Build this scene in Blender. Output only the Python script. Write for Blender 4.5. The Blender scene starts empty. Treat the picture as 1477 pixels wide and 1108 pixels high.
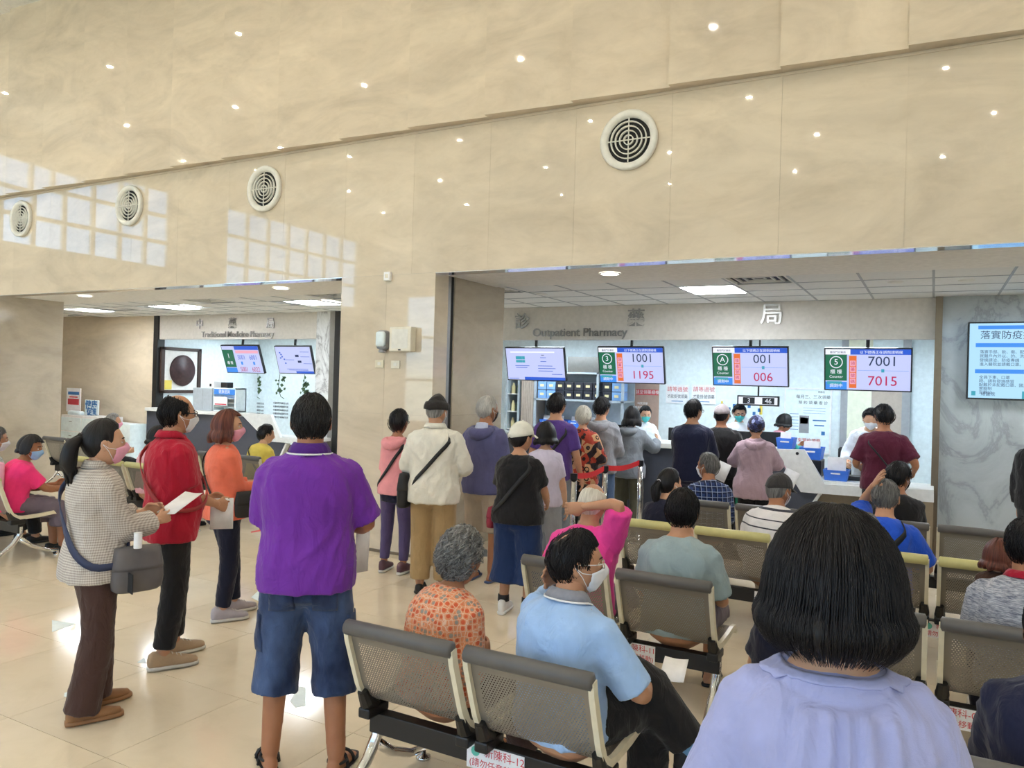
import bpy, bmesh, math, random
import numpy as np
from mathutils import Vector, Matrix
random.seed(7); np.random.seed(7)
PI=math.pi
SC=bpy.context.scene; COL=SC.collection
# ---------------------------------------------------------------- camera
FPX,ICX,ICY,ROLL,YAW,CAMH=1115.,738.5,552.,0.028,math.radians(28.6),1.80
cam=bpy.data.cameras.new('camera'); cam.sensor_width=36; cam.lens=FPX/1477*36; cam.shift_y=-2/1477; cam.clip_end=300
camo=bpy.data.objects.new('camera',cam); COL.objects.link(camo); SC.camera=camo
camo.matrix_world=Matrix.Translation((0,0,CAMH))@Matrix.Rotation(YAW,4,'Z')@Matrix.Rotation(PI/2,4,'X')@Matrix.Rotation(ROLL,4,'Z')
# ---------------------------------------------------------------- world, exposure
SC.view_settings.view_transform='Standard'; SC.view_settings.look='None'; SC.view_settings.gamma=1
SC.view_settings.use_curve_mapping=False; SC.view_settings.exposure=0.46
W=bpy.data.worlds.new('sky'); SC.world=W; W.use_nodes=True
nt=W.node_tree; bg=nt.nodes['Background']; sky=nt.nodes.new('ShaderNodeTexSky'); sky.sky_type='HOSEK_WILKIE'
sky.sun_direction=(0.35,-0.5,0.8); sky.turbidity=2.0; sky.ground_albedo=0.5
nt.links.new(sky.outputs[0],bg.inputs[0]); bg.inputs[1].default_value=11.0
DOWNLIGHT_E=520.0; PANEL_E=34.0
# ---------------------------------------------------------------- pixel helpers
FW=Vector((-math.sin(YAW),math.cos(YAW),0)); RT=Vector((math.cos(YAW),math.sin(YAW),0))
def ray(x,y):
    u=x-ICX; v=y-ICY; c,s=math.cos(ROLL),math.sin(ROLL)
    return FW*FPX+RT*(u*c+v*s)+Vector((0,0,-1))*(-u*s+v*c)
def ony(x,y,Y): d=ray(x,y); d=d*(Y/d.y); d.z+=CAMH; return d
def onz(x,y,z=0): d=ray(x,y); d=d*((z-CAMH)/d.z); d.z+=CAMH; return d
def spot(x,d):                                   # ground point under pixel column x at depth d
    r=ray(x,ICY+ROLL*(x-ICX)); return Vector((r.x*d/FPX,r.y*d/FPX,0))
# ---------------------------------------------------------------- materials
MATS={}
def s2l(c): return tuple((v/255/12.92 if v/255<=.04045 else ((v/255+.055)/1.055)**2.4) for v in c)
def nmat(name):
    m=bpy.data.materials.new(name); m.use_nodes=True; n=m.node_tree; return m,n,n.nodes['Principled BSDF']
def node(n,t,**k):
    o=n.nodes.new(t)
    for a,b in k.items(): setattr(o,a,b)
    return o
def ramp(n,fac,stops):
    r=n.nodes.new('ShaderNodeValToRGB'); e=r.color_ramp.elements
    while len(e)<len(stops): e.new(.5)
    for i,(p,c) in enumerate(stops): e[i].position=p; e[i].color=(*c,1)
    n.links.new(fac,r.inputs[0]); return r.outputs[0]
def objco(n,scale=(1,1,1),rot=(0,0,0)):
    t=node(n,'ShaderNodeTexCoord'); m=node(n,'ShaderNodeMapping'); n.links.new(t.outputs['Object'],m.inputs[0])
    m.inputs['Scale'].default_value=scale; m.inputs['Rotation'].default_value=rot; return m.outputs[0]
def worldco(n,scale=(1,1,1),rot=(0,0,0)):
    g=node(n,'ShaderNodeNewGeometry'); m=node(n,'ShaderNodeMapping'); n.links.new(g.outputs['Position'],m.inputs[0])
    m.inputs['Scale'].default_value=scale; m.inputs['Rotation'].default_value=rot; return m.outputs[0]
def noise(n,co,sc,det=4,rough=.55,dist=0):
    t=node(n,'ShaderNodeTexNoise'); t.inputs['Scale'].default_value=sc; t.inputs['Detail'].default_value=det
    t.inputs['Roughness'].default_value=rough; t.inputs['Distortion'].default_value=dist
    if co is not None: n.links.new(co,t.inputs['Vector'])
    return t.outputs['Fac']
def bump(n,b,h,strength=.3,dist=.01):
    k=node(n,'ShaderNodeBump'); k.inputs['Strength'].default_value=strength; k.inputs['Distance'].default_value=dist
    n.links.new(h,k.inputs['Height']); n.links.new(k.outputs[0],b.inputs['Normal'])
def mixc(n,fac,a,b,mode='MIX'):
    m=node(n,'ShaderNodeMix',data_type='RGBA',blend_type=mode)
    if isinstance(fac,(int,float)): m.inputs[0].default_value=fac
    else: n.links.new(fac,m.inputs[0])
    for i,v in ((6,a),(7,b)):
        if isinstance(v,tuple): m.inputs[i].default_value=(*v,1)
        else: n.links.new(v,m.inputs[i])
    return m.outputs[2]
def mth(n,op,a,b=None,c=None):
    m=node(n,'ShaderNodeMath',operation=op)
    for i,v in enumerate((a,b,c)):
        if v is None: continue
        if isinstance(v,(int,float)): m.inputs[i].default_value=v
        else: n.links.new(v,m.inputs[i])
    return m.outputs[0]
def sep(n,co):
    s=node(n,'ShaderNodeSeparateXYZ'); n.links.new(co,s.inputs[0]); return s.outputs
def plain(name,c,rough=.5,metal=0,spec=.5,coat=0,emit=0,grain=.06,alpha=1):
    if name in MATS: return MATS[name]
    m,n,b=nmat(name); c=s2l(c)
    f=noise(n,objco(n),18,3)
    col=ramp(n,f,[(.3,tuple(v*(1-grain) for v in c)),(.7,tuple(min(1,v*(1+grain)) for v in c))])
    n.links.new(col,b.inputs['Base Color']); b.inputs['Roughness'].default_value=rough; b.inputs['Metallic'].default_value=metal
    b.inputs['Specular IOR Level'].default_value=spec; b.inputs['Coat Weight'].default_value=coat; b.inputs['Coat Roughness'].default_value=.08
    if emit: n.links.new(col,b.inputs['Emission Color']); b.inputs['Emission Strength'].default_value=emit
    MATS[name]=m; return m
def stone(name,c,scale=1.0,rough=.1,vein=.16,dark=.8,spec=.5,co='w'):
    if name in MATS: return MATS[name]
    m,n,b=nmat(name); c=s2l(c); w=worldco(n,(.55,.55,1.25),(0,.25,0))
    f=noise(n,w,scale*1.3,6,.6,1.2); f2=noise(n,w,scale*7,5,.65,.6)
    a=ramp(n,f,[(.25,tuple(v*dark for v in c)),(.5,c),(.75,tuple(min(1,v*(1+vein)) for v in c))])
    d=ramp(n,f2,[(.3,(.86,.84,.8)),(.55,(1,1,1))])
    oi=node(n,'ShaderNodeObjectInfo'); v=mth(n,'MULTIPLY_ADD',oi.outputs['Random'],.07,.94); cb=node(n,'ShaderNodeCombineXYZ')
    for q in range(3): n.links.new(v,cb.inputs[q])
    n.links.new(mixc(n,1.0,mixc(n,.45,a,d,'MULTIPLY'),cb.outputs[0],'MULTIPLY'),b.inputs['Base Color'])
    b.inputs['Roughness'].default_value=rough; b.inputs['Specular IOR Level'].default_value=spec
    MATS[name]=m; return m
def marble(name,c,vc,sc=.8):
    m,n,b=nmat(name); c=s2l(c); vc=s2l(vc); w=worldco(n,(1,1,.55),(.3,.6,0))
    t=noise(n,w,sc*2.2,7,.62,1.6); v=mth(n,'ABSOLUTE',mth(n,'SUBTRACT',t,.5))
    col=ramp(n,v,[(0,vc),(.035,tuple(.35*a+.65*d for a,d in zip(vc,c))),(.12,c)])
    f=noise(n,w,sc*1.1,4); col2=mixc(n,.5,col,ramp(n,f,[(.3,(.72,.74,.76)),(.7,(1,1,1))]),'MULTIPLY')
    n.links.new(col2,b.inputs['Base Color']); b.inputs['Roughness'].default_value=.12; MATS[name]=m; return m
def cloth(name,c,kind='plain',c2=(255,255,255),c3=(0,0,0),scale=1.0,rough=.85):
    if name in MATS: return MATS[name]
    m,n,b=nmat(name); c,c2,c3=s2l(c),s2l(c2),s2l(c3); co=objco(n); X,Y,Z=sep(n,co)
    f=noise(n,co,9,4); weave=noise(n,objco(n,(1,1,1)),420,2)
    base=ramp(n,f,[(.25,tuple(v*.88 for v in c)),(.75,tuple(min(1,v*1.08) for v in c))])
    if kind=='check':                                  # fine houndstooth-like check
        def ln(v,p): return mth(n,'LESS_THAN',mth(n,'FRACT',mth(n,'MULTIPLY',v,p*scale)),.5)
        A=ln(Z,62); B=ln(mth(n,'ADD',X,mth(n,'MULTIPLY',Y,.9)),62); base=mixc(n,mth(n,'ADD',mth(n,'MULTIPLY',A,.6),mth(n,'MULTIPLY',B,.4)),base,c2)
    elif kind=='plaid':
        def line(v,p,w,o=0): return mth(n,'LESS_THAN',mth(n,'FRACT',mth(n,'ADD',mth(n,'MULTIPLY',v,p*scale),o)),w)
        A=mth(n,'MAXIMUM',line(Z,14,.08),line(X,14,.08)); B=mth(n,'MAXIMUM',line(Z,14,.4,.35),line(X,14,.4,.35))
        base=mixc(n,A,mixc(n,mth(n,'MULTIPLY',B,.75),base,c3),c2)
    elif kind=='stripe':
        def band(z0,w): return mth(n,'LESS_THAN',mth(n,'ABSOLUTE',mth(n,'SUBTRACT',mth(n,'ADD',Z,mth(n,'MULTIPLY',X,.05)),z0)),w)
        s=band(.86,.004)
        for z0,w in ((.93,.007),(.80,.005),(.72,.007),(.66,.004)): s=mth(n,'MAXIMUM',s,band(z0,w))
        base=mixc(n,s,base,c2)
    elif kind=='floral':
        v=node(n,'ShaderNodeTexVoronoi'); v.inputs['Scale'].default_value=36*scale; n.links.new(co,v.inputs['Vector']); v.inputs['Randomness'].default_value=.45
        hue=ramp(n,sep(n,v.outputs['Color'])[0],[(.0,c2),(.5,c2),(.52,c3),(1,c3)]); hue.node.color_ramp.interpolation='CONSTANT'
        base=mixc(n,ramp(n,v.outputs['Distance'],[(.36,(1,1,1)),(.44,(0,0,0))]),base,hue)
        e=node(n,'ShaderNodeTexVoronoi',feature='DISTANCE_TO_EDGE'); e.inputs['Scale'].default_value=36*scale; e.inputs['Randomness'].default_value=.45; n.links.new(co,e.inputs['Vector'])
        base=mixc(n,ramp(n,e.outputs['Distance'],[(.03,(.6,.6,.6)),(.07,(0,0,0))]),base,s2l((225,205,180)))
    elif kind=='melange':
        t=noise(n,objco(n,(14,14,120)),2.2,4,.7); base=ramp(n,t,[(.36,c),(.62,c2)])
    elif kind=='denim':
        t=noise(n,objco(n,(1,1,.6)),5,3); base=ramp(n,t,[(.38,c),(.68,c2)])
        w2=noise(n,objco(n,(160,160,24)),4,2); base=mixc(n,.35,base,ramp(n,w2,[(.3,(.6,.6,.65)),(.7,(1,1,1))]),'MULTIPLY')
    elif kind=='patch':                                # bold patches of different prints
        v=node(n,'ShaderNodeTexVoronoi'); v.inputs['Scale'].default_value=7*scale; n.links.new(co,v.inputs['Vector'])
        base=ramp(n,sep(n,v.outputs['Color'])[0],[(.0,c),(.35,c2),(.7,c3)]); base.node.color_ramp.interpolation='CONSTANT'
        r=mth(n,'LESS_THAN',mth(n,'ABSOLUTE',mth(n,'SUBTRACT',v.outputs['Distance'],.3)),.07); base=mixc(n,r,base,s2l((45,35,35)))
    n.links.new(base,b.inputs['Base Color']); b.inputs['Roughness'].default_value=rough; b.inputs['Specular IOR Level'].default_value=.25
    b.inputs['Sheen Weight'].default_value=.15
    fold=noise(n,objco(n,(1,1,.55),(.3,.2,0)),13,3,.5,.8)
    h=mth(n,'ADD',mth(n,'MULTIPLY',fold,1.0),mth(n,'MULTIPLY',weave,.02)); bump(n,b,h,.5,.035)
    MATS[name]=m; return m
def skin(name,c):
    if name in MATS: return MATS[name]
    m,n,b=nmat(name); c=s2l(c); co=objco(n); f=noise(n,co,14,4); col=ramp(n,f,[(.3,tuple(v*w for v,w in zip(c,(.9,.84,.82)))),(.7,c)])
    n.links.new(col,b.inputs['Base Color']); b.inputs['Roughness'].default_value=.5; b.inputs['Subsurface Weight'].default_value=.08
    b.inputs['Subsurface Radius'].default_value=(.012,.005,.003); b.inputs['Specular IOR Level'].default_value=.35
    bump(n,b,noise(n,co,160,2),.08,.004); MATS[name]=m; return m
def hairmat(name,c,c2=None,rough=.45):
    if name in MATS: return MATS[name]
    m,n,b=nmat(name); c=s2l(c); c2=s2l(c2) if c2 else tuple(min(1,v*2.2+.006) for v in c)
    a=node(n,'ShaderNodeAttribute',attribute_name='strand'); t=noise(n,a.outputs['Vector'],1,4,.6)
    n.links.new(ramp(n,t,[(.35,c),(.7,c2)]),b.inputs['Base Color']); b.inputs['Roughness'].default_value=rough
    b.inputs['Specular IOR Level'].default_value=.28; bump(n,b,t,.7,.005); MATS[name]=m; return m
def emis(name,c,e):
    m,n,b=nmat(name); c=s2l(c); b.inputs['Base Color'].default_value=(.02,.02,.02,1); b.inputs['Specular IOR Level'].default_value=.2; b.inputs['Emission Color'].default_value=(*c,1); b.inputs['Emission Strength'].default_value=e
    MATS[name]=m; return m
def perforated(name,c):
    m,n,b=nmat(name); a=node(n,'ShaderNodeAttribute',attribute_name='sheet'); U,V,_=sep(n,a.outputs['Vector'])
    P=.0125; v=mth(n,'DIVIDE',V,P*.866); row=mth(n,'FLOOR',v); u=mth(n,'ADD',mth(n,'DIVIDE',U,P),mth(n,'MULTIPLY',mth(n,'MODULO',row,2),.5))
    fu=mth(n,'SUBTRACT',mth(n,'FRACT',u),.5); fv=mth(n,'MULTIPLY',mth(n,'SUBTRACT',mth(n,'FRACT',v),.5),.866)
    r2=mth(n,'ADD',mth(n,'MULTIPLY',fu,fu),mth(n,'MULTIPLY',fv,fv)); hole=mth(n,'LESS_THAN',r2,.046)
    inside=mth(n,'MULTIPLY',mth(n,'LESS_THAN',mth(n,'ABSOLUTE',U),.215),mth(n,'MULTIPLY',mth(n,'GREATER_THAN',V,.07),mth(n,'LESS_THAN',V,.80)))
    n.links.new(mth(n,'SUBTRACT',1,mth(n,'MULTIPLY',hole,inside)),b.inputs['Alpha'])
    b.inputs['Base Color'].default_value=(*s2l(c),1); b.inputs['Metallic'].default_value=.35; b.inputs['Roughness'].default_value=.42; MATS[name]=m; return m
M=MATS
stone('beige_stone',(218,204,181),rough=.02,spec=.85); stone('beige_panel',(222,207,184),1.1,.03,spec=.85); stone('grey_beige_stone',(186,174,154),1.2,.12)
stone('floor_tile',(229,215,190),.9,.11,.06,.93,.3); plain('joint',(206,192,168),.6)
marble('grey_marble',(180,187,189),(150,156,159),.6); marble('white_marble',(230,232,232),(160,160,162),1.3)
plain('white_paint',(236,235,230),.7); plain('ceiling_paint',(238,235,228),.8); plain('ceiling_tile',(232,232,228),.85,grain=.03)
plain('fascia_grey',(205,200,192),.55); plain('pharmacy_white',(226,236,240),.6); plain('tee_bar',(165,168,168),.5,.3)
plain('steel',(190,188,184),.28,1); plain('chrome',(225,225,225),.08,1); plain('brushed_steel',(150,148,145),.38,1)
plain('bronze_trim',(120,106,88),.35,.7); plain('black_metal',(26,25,25),.42); plain('black_plastic',(20,20,22),.35); plain('ivory',(226,218,192),.35)
plain('bolster_grey',(92,90,88),.45); plain('bolster_green',(202,196,134),.45); plain('counter_white',(226,228,226),.3); plain('counter_slate',(72,76,88),.45)
plain('counter_wood',(150,134,110),.5); plain('basket_blue',(60,120,225),.4); plain('paper',(238,238,240),.8); plain('rope_red',(200,30,36),.7)
plain('vent_white',(228,226,216),.45); plain('dark',(22,22,22),.7); plain('switch_white',(232,226,208),.4); plain('grey_plastic',(150,152,156),.45)
plain('sticker_white',(232,246,250),.4); plain('sticker_teal',(96,188,170),.5); plain('sticker_dark',(84,92,92),.5); plain('tape_red',(214,60,60),.5)
plain('picture_brown',(60,42,36),.5); plain('mat_white',(224,220,214),.7); plain('reishi',(58,34,36),.45,grain=.4); plain('note_yellow',(226,204,96),.7)
plain('shelf_grey',(176,186,194),.45,.2); plain('bin_blue',(120,160,210),.4); plain('bin_black',(34,36,48),.5); plain('card_cream',(226,212,160),.7)
plain('wood_door',(176,162,150),.55); plain('cream_panel',(222,222,200),.6); plain('brown_board',(178,150,136),.6); plain('ink',(48,52,66),.7); plain('ink_red',(206,70,80),.7)
plain('leaf_green',(74,98,66),.7); plain('ink_blue',(60,120,180),.7); plain('lamp_white',(245,245,245),.4); plain('tealgreen',(40,160,120),.6)
perforated('perforated_steel',(136,130,120))
emis('panel_light',(246,250,255),PANEL_E); emis('downlight_glow',(255,243,226),DOWNLIGHT_E*2.6); emis('soffit_glow',(255,246,230),14)
emis('strip_light',(226,243,255),40)
g,gn,gb=nmat('window_glass'); gn.nodes.remove(gb); tr=gn.nodes.new('ShaderNodeBsdfTransparent'); gl=gn.nodes.new('ShaderNodeBsdfGlossy'); gl.inputs['Roughness'].default_value=.02
mx=gn.nodes.new('ShaderNodeMixShader'); mx.inputs[0].default_value=.07; gn.links.new(tr.outputs[0],mx.inputs[1]); gn.links.new(gl.outputs[0],mx.inputs[2]); gn.links.new(mx.outputs[0],gn.nodes['Material Output'].inputs[0]); M['glass']=g
# ---------------------------------------------------------------- mesh helpers
def link(o,parent=None):
    COL.objects.link(o)
    if parent is not None: o.parent=parent
    return o
def mobj(name,verts,faces,mat,parent=None,smooth=False):
    me=bpy.data.meshes.new(name); me.from_pydata([tuple(v) for v in verts],[],[tuple(f) for f in faces]); me.update()
    if mat is not None: me.materials.append(M[mat] if isinstance(mat,str) else mat)
    if smooth: me.polygons.foreach_set('use_smooth',[True]*len(me.polygons))
    return link(bpy.data.objects.new(name,me),parent)
class MB:
    def __init__(s): s.v=[]; s.f=[]
    def add(s,V,Fc): o=len(s.v); s.v+= [tuple(p) for p in V]; s.f+=[tuple(i+o for i in f) for f in Fc]; return s
    def box(s,x0,x1,y0,y1,z0,z1,ch=0):
        if ch:
            bm=bmesh.new(); bmesh.ops.create_cube(bm,size=1,matrix=Matrix.Translation(((x0+x1)/2,(y0+y1)/2,(z0+z1)/2))@Matrix.Diagonal((x1-x0,y1-y0,z1-z0,1)))
            bmesh.ops.bevel(bm,geom=bm.edges[:],offset=ch,segments=2,affect='EDGES',profile=.5); return s.bm(bm)
        return s.add([(x,y,z) for z in (z0,z1) for y in (y0,y1) for x in (x0,x1)],[(0,2,3,1),(4,5,7,6),(0,1,5,4),(2,6,7,3),(0,4,6,2),(1,3,7,5)])
    def bm(s,bm):
        bm.verts.index_update(); s.add([v.co[:] for v in bm.verts],[[v.index for v in f.verts] for f in bm.faces]); bm.free(); return s
    def tube(s,pts,r,seg=8,cap=True):
        P=[Vector(p) for p in pts]; R=r if isinstance(r,(list,tuple)) else [r]*len(P); V=[];Fc=[]; up=None
        for i,p in enumerate(P):
            t=(P[min(i+1,len(P)-1)]-P[max(i-1,0)]).normalized()
            if up is None: up=t.orthogonal().normalized()
            up=(up-t*up.dot(t)).normalized(); b=t.cross(up)
            V+=[p+(up*math.cos(a)+b*math.sin(a))*R[i] for a in (2*PI*k/seg for k in range(seg))]
        for i in range(len(P)-1):
            for k in range(seg): a=i*seg+k; c=i*seg+(k+1)%seg; Fc.append((a,c,c+seg,a+seg))
        if cap: Fc.append(tuple(range(seg))[::-1]); Fc.append(tuple(range((len(P)-1)*seg,len(P)*seg)))
        return s.add(V,Fc)
    def cyl(s,c,r,h,seg=16,r2=None): c=Vector(c); return s.tube([c,c+Vector((0,0,h))],[r,r if r2 is None else r2],seg)
    def lathe(s,prof,c=(0,0,0),seg=20,axis='z'):
        V=[];Fc=[]
        for r,h in prof:
            for k in range(seg):
                a=2*PI*k/seg; x,y=r*math.cos(a),r*math.sin(a)
                p=(x,y,h) if axis=='z' else ((x,h,y) if axis=='y' else (h,x,y)); V.append((p[0]+c[0],p[1]+c[1],p[2]+c[2]))
        for i in range(len(prof)-1):
            for k in range(seg): a=i*seg+k;b=i*seg+(k+1)%seg; Fc.append((a,b,b+seg,a+seg))
        return s.add(V,Fc)
    def prism(s,poly,y0,y1):                       # polygon in x,z extruded along y
        n=len(poly); V=[(x,y0,z) for x,z in poly]+[(x,y1,z) for x,z in poly]
        return s.add(V,[tuple(range(n)),tuple(range(2*n-1,n-1,-1))]+[(i,(i+1)%n+0 if False else i+n,(i+1)%n+n,(i+1)%n) for i in range(n)])
    def xf(s,mat,start=0):
        for i in range(start,len(s.v)): s.v[i]=tuple(mat@Vector(s.v[i]))
        return s
    def build(s,name,mat,parent=None,smooth=False):
        return mobj(name,s.v,s.f,mat,parent,smooth)
def box(name,mat,x0,x1,y0,y1,z0,z1,parent=None,ch=0): return MB().box(x0,x1,y0,y1,z0,z1,ch).build(name,mat,parent)
def tag(o,label,cat,group=None):
    o['label']=label; o['category']=cat
    if group: o['group']=group
    return o
def struct(o): o['kind']='structure'; return o
def empty(name,loc=(0,0,0),rz=0,parent=None):
    o=bpy.data.objects.new(name,None); o.empty_display_size=.1; o.location=loc; o.rotation_euler=(0,0,rz); return link(o,parent)
def thing(name,label,cat,loc=(0,0,0),rz=0,group=None): return tag(empty(name,loc,rz),label,cat,group)
def dup(root,loc=None,rz=None):
    def cp(o,p):
        c=o.copy(); COL.objects.link(c)
        if p is not None: c.parent=p
        for ch in o.children: cp(ch,c)
        return c
    r=cp(root,None)
    if loc is not None: r.location=loc
    if rz is not None: r.rotation_euler=(0,0,rz)
    return r
def text(name,body,mat,size,loc,parent=None,rot=(PI/2,0,0),ext=.002,align='LEFT',bold=0,sx=1):
    c=bpy.data.curves.new(name,'FONT'); c.body=body; c.size=size; c.extrude=ext; c.align_x=align; c.offset=bold; c.resolution_u=3
    t=bpy.data.objects.new(name,c); COL.objects.link(t); TEXTS.append((t,name,mat,loc,parent,rot,sx)); return t
TEXTS=[]
def bake_texts():
    bpy.context.view_layer.update(); dg=bpy.context.evaluated_depsgraph_get(); ms=[bpy.data.meshes.new_from_object(t[0].evaluated_get(dg)) for t in TEXTS]
    for (t,name,mat,loc,parent,rot,sx),me in zip(TEXTS,ms):
        cu=t.data; bpy.data.objects.remove(t); bpy.data.curves.remove(cu); me.materials.clear(); me.materials.append(M[mat]); o=bpy.data.objects.new(name,me); o.location=loc; o.rotation_euler=rot; o.scale=(sx,1,1); link(o,parent)
# ================================================================ ROOM
YW=6.41; ZO=2.88; ZP=4.33; ZC=7.0; YF=9.85          # hall wall plane, lintel height, panel edge, hall ceiling, fascia plane
XL,XR,YB=-17.0,6.0,-8.0
XA0,XA1,XB0=-12.18,-5.615,-4.40                       # left opening, pillar, right opening (runs on past the frame)
floor=struct(box('floor','joint',XL,XR,YB,14.0,-.12,-.008))
def tilemesh(w,h):
    mb=MB().box(.0015,w-.0015,.0015,h-.0015,-.012,0); me=bpy.data.meshes.new('floor_tile'); me.from_pydata(mb.v,[],mb.f); me.materials.append(M['floor_tile']); return me
tm=tilemesh(.8,.8); cnt=0; rest=MB()
cells=[]
for i in range(-17,12):
    for j in range(-13,15):
        x=-3.342+.8*i; y=2.28+.8*j
        if x<XL-.5 or x+.8>XR+.4 or y<YB-.4 or y>13.6: continue
        d=FW.dot(Vector((x+.4,y+.4,0))); u=RT.dot(Vector((x+.4,y+.4,0)))
        vis=d>.9 and abs(u/d)<.75; cells.append((0 if vis else 1,d if vis else 99,x,y))
cells.sort()
for k,(nv,d,x,y) in enumerate(cells):
    if nv==0 and k<200: o=bpy.data.objects.new('tile',tm); o.location=(x,y,0); link(o,floor)
    else: rest.box(x+.0015,x+.7985,y+.0015,y+.7985,-.012,0)
ro=rest.build('tile_field','floor_tile',floor); ro['kind']='stuff'
# --- hall ceiling, side and back walls (they light and reflect in the polished wall)
struct(box('ceiling','ceiling_paint',XL,XR,YB,YW+.1,ZC,ZC+.2))
struct(box('wall_right','white_paint',XR,XR+.2,YB,14.2,0,ZC))
def windowwall(name,axis,c0,c1,zs,rng,cuts,nm0,side):
    """wall along an axis with rectangular window openings; each window is framed, mullioned and glazed"""
    mb=MB(); lo,hi=rng; prev=lo
    def bx(a0,a1,z0,z1):
        if a1-a0<.01 or z1-z0<.01: return
        mb.box(*( (c0,c1,a0,a1,z0,z1) if axis=='y' else (a0,a1,c0,c1,z0,z1)))
    for a0,a1,z0,z1,nc,nr in cuts:
        bx(prev,a0,0,ZC); bx(a0,a1,0,z0); bx(a0,a1,z1,ZC); prev=a1
    bx(prev,hi,0,ZC); w=struct(mb.build(name,'white_paint'))
    for q,(a0,a1,z0,z1,nc,nr) in enumerate(cuts):
        e=struct(empty('window_%d'%(nm0+q))); cm=(c0+c1)/2; t=.045; f=MB()
        def fb(b0,b1,y0,y1,m=f,th=.05):
            m.box(*((cm-th,cm+th,b0,b1,y0,y1) if axis=='y' else (b0,b1,cm-th,cm+th,y0,y1)))
        fb(a0,a1,z0,z0+.06); fb(a0,a1,z1-.06,z1); fb(a0,a0+.06,z0,z1); fb(a1-.06,a1,z0,z1); f.build('window_frame','lamp_white',e)
        for k in range(1,nc):
            p=MB(); x=a0+(a1-a0)*k/nc; fb(x-t,x+t,z0+.06,z1-.06,p); p.build('mullion','lamp_white',e)
        for k in range(1,nr):
            p=MB(); z=z0+(z1-z0)*k/nr; fb(a0+.06,a1-.06,z-t,z+t,p,.04); p.build('transom','lamp_white',e)
        for i in range(nc):
            for j in range(nr):
                p=MB(); fb(a0+(a1-a0)*i/nc+t,a0+(a1-a0)*(i+1)/nc-t,z0+(z1-z0)*j/nr+t,z0+(z1-z0)*(j+1)/nr-t,p,.005); p.build('pane','glass',e)
windowwall('wall_left','y',XL-.2,XL,None,(YB,14.2),[(-7.4,-1.9,4.1,6.4,7,3),(-.15,5.2,4.4,6.4,8,3)],1,1)
windowwall('wall_back','x',YB-.2,YB,None,(XL,XR),[(-15.5,-9.5,.4,4.6,4,3),(-8.7,-2.7,.4,4.6,4,3),(-1.9,4.1,.4,4.6,4,3)],3,1)
# --- polished stone front wall: slabs over a backing
wf=struct(MB().box(XL,XR,YW+.03,YW+.35,ZO+.02,ZC).box(XA1+.03,XB0-.03,YW+.03,7.8,0,ZO+.05).box(XL,XA0-.03,YW+.03,7.35,0,ZO+.05).build('wall_front','joint'))
def slab(x0,x1,z0,z1,mat='beige_stone',y0=YW,y1=YW+.035): box('stone_slab',mat,x0+.0007,x1-.0007,y0,y1,z0+.0007,z1-.0007,wf)
xs=[XR-.0]; x=.68
xs=[-0.22+.895*k for k in range(-20,8)]
xs=[XL]+[v for v in xs if XL+.2<v<XR-.2]+[XR]
for a,b in zip(xs[:-1],xs[1:]): slab(a,b,ZO,ZP-.0)
for a,b in ((XA1,(XA1+XB0)/2),((XA1+XB0)/2,XB0)):
    for z0,z1 in ((0.0,1.44),(1.44,2.88)): slab(a,b,z0,z1)
for a,b in ((-13.8,XA0),(-15.4,-13.8),(XL,-15.4)):
    for z0,z1 in ((0.0,1.44),(1.44,2.88)): slab(a,b,z0,z1)
# angled upper panels: left edge proud, right edge set back
for a,b in zip(xs[:-1],xs[1:]):
    V=[(a,YW-.14,ZP),(b,YW-.075,ZP),(b,YW+.03,ZP),(a,YW+.03,ZP)]; V+= [(x,y,ZC) for x,y,_ in V]
    MB().add(V,[(3,2,1,0),(4,5,6,7),(0,1,5,4),(1,2,6,5),(2,3,7,6),(3,0,4,7)]).build('upper_panel','beige_panel',wf)
box('ledge_bead','beige_panel',XL,XR,YW-.012,YW,ZP-.028,ZP-.016,wf)
# reveals: grey-beige stone, with the dark shutter channel on the right pillar
for z0,z1 in ((0,1.44),(1.44,2.9)):
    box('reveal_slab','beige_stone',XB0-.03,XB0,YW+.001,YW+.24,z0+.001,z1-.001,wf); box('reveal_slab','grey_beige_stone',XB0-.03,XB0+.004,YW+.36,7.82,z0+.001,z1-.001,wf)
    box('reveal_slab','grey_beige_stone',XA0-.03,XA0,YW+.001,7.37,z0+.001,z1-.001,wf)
t1=struct(MB().box(XB0-.03,XB0-.004,YW+.24,YW+.30,0,2.88).build('trim_1','brushed_steel')); box('channel','dark',XB0-.03,XB0-.012,YW+.30,YW+.36,0,2.88,t1)
struct(box('trim_2','chrome',XL,XR,YW+.002,YW+.17,ZO-.006,ZO+.002))           # mirror-polished strip under the lintel
struct(box('baseboard_front','bronze_trim',XA1,XB0,YW-.006,YW,0.001,.03))
# --- alcove ceilings: plaster strip then lay-in tiles
struct(MB().box(XL,XR,YW+.17,7.62,ZO,ZO+.06).box(XL,XR,7.62,YF+.1,ZO+.035,ZO+.07).build('ceiling_alcove','ceiling_paint'))
ca=bpy.data.objects['ceiling_alcove']; PX=.609; X00=-.024
ctm={}
def ctile(i,j):
    x0=X00+PX*i; y0=7.62+.56*j
    if 'm' not in ctm:
        mb=MB().box(.007,PX-.007,.007,.553,-.006,.01); me=bpy.data.meshes.new('ceiling_tile'); me.from_pydata(mb.v,[],mb.f); me.materials.append(M['ceiling_tile']); ctm['m']=me
    o=bpy.data.objects.new('ceiling_tile',ctm['m']); o.location=(x0,y0,ZO+.012); link(o,ca)
tee=MB()
LIT={(-4,1),(-13,1),(-18,1),(-14,1),(-19,1),(2,1),(-21,1),(-22,1)}; VENT={(-8,0),(-3,0),(-16,0),(-12,0)}
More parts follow.
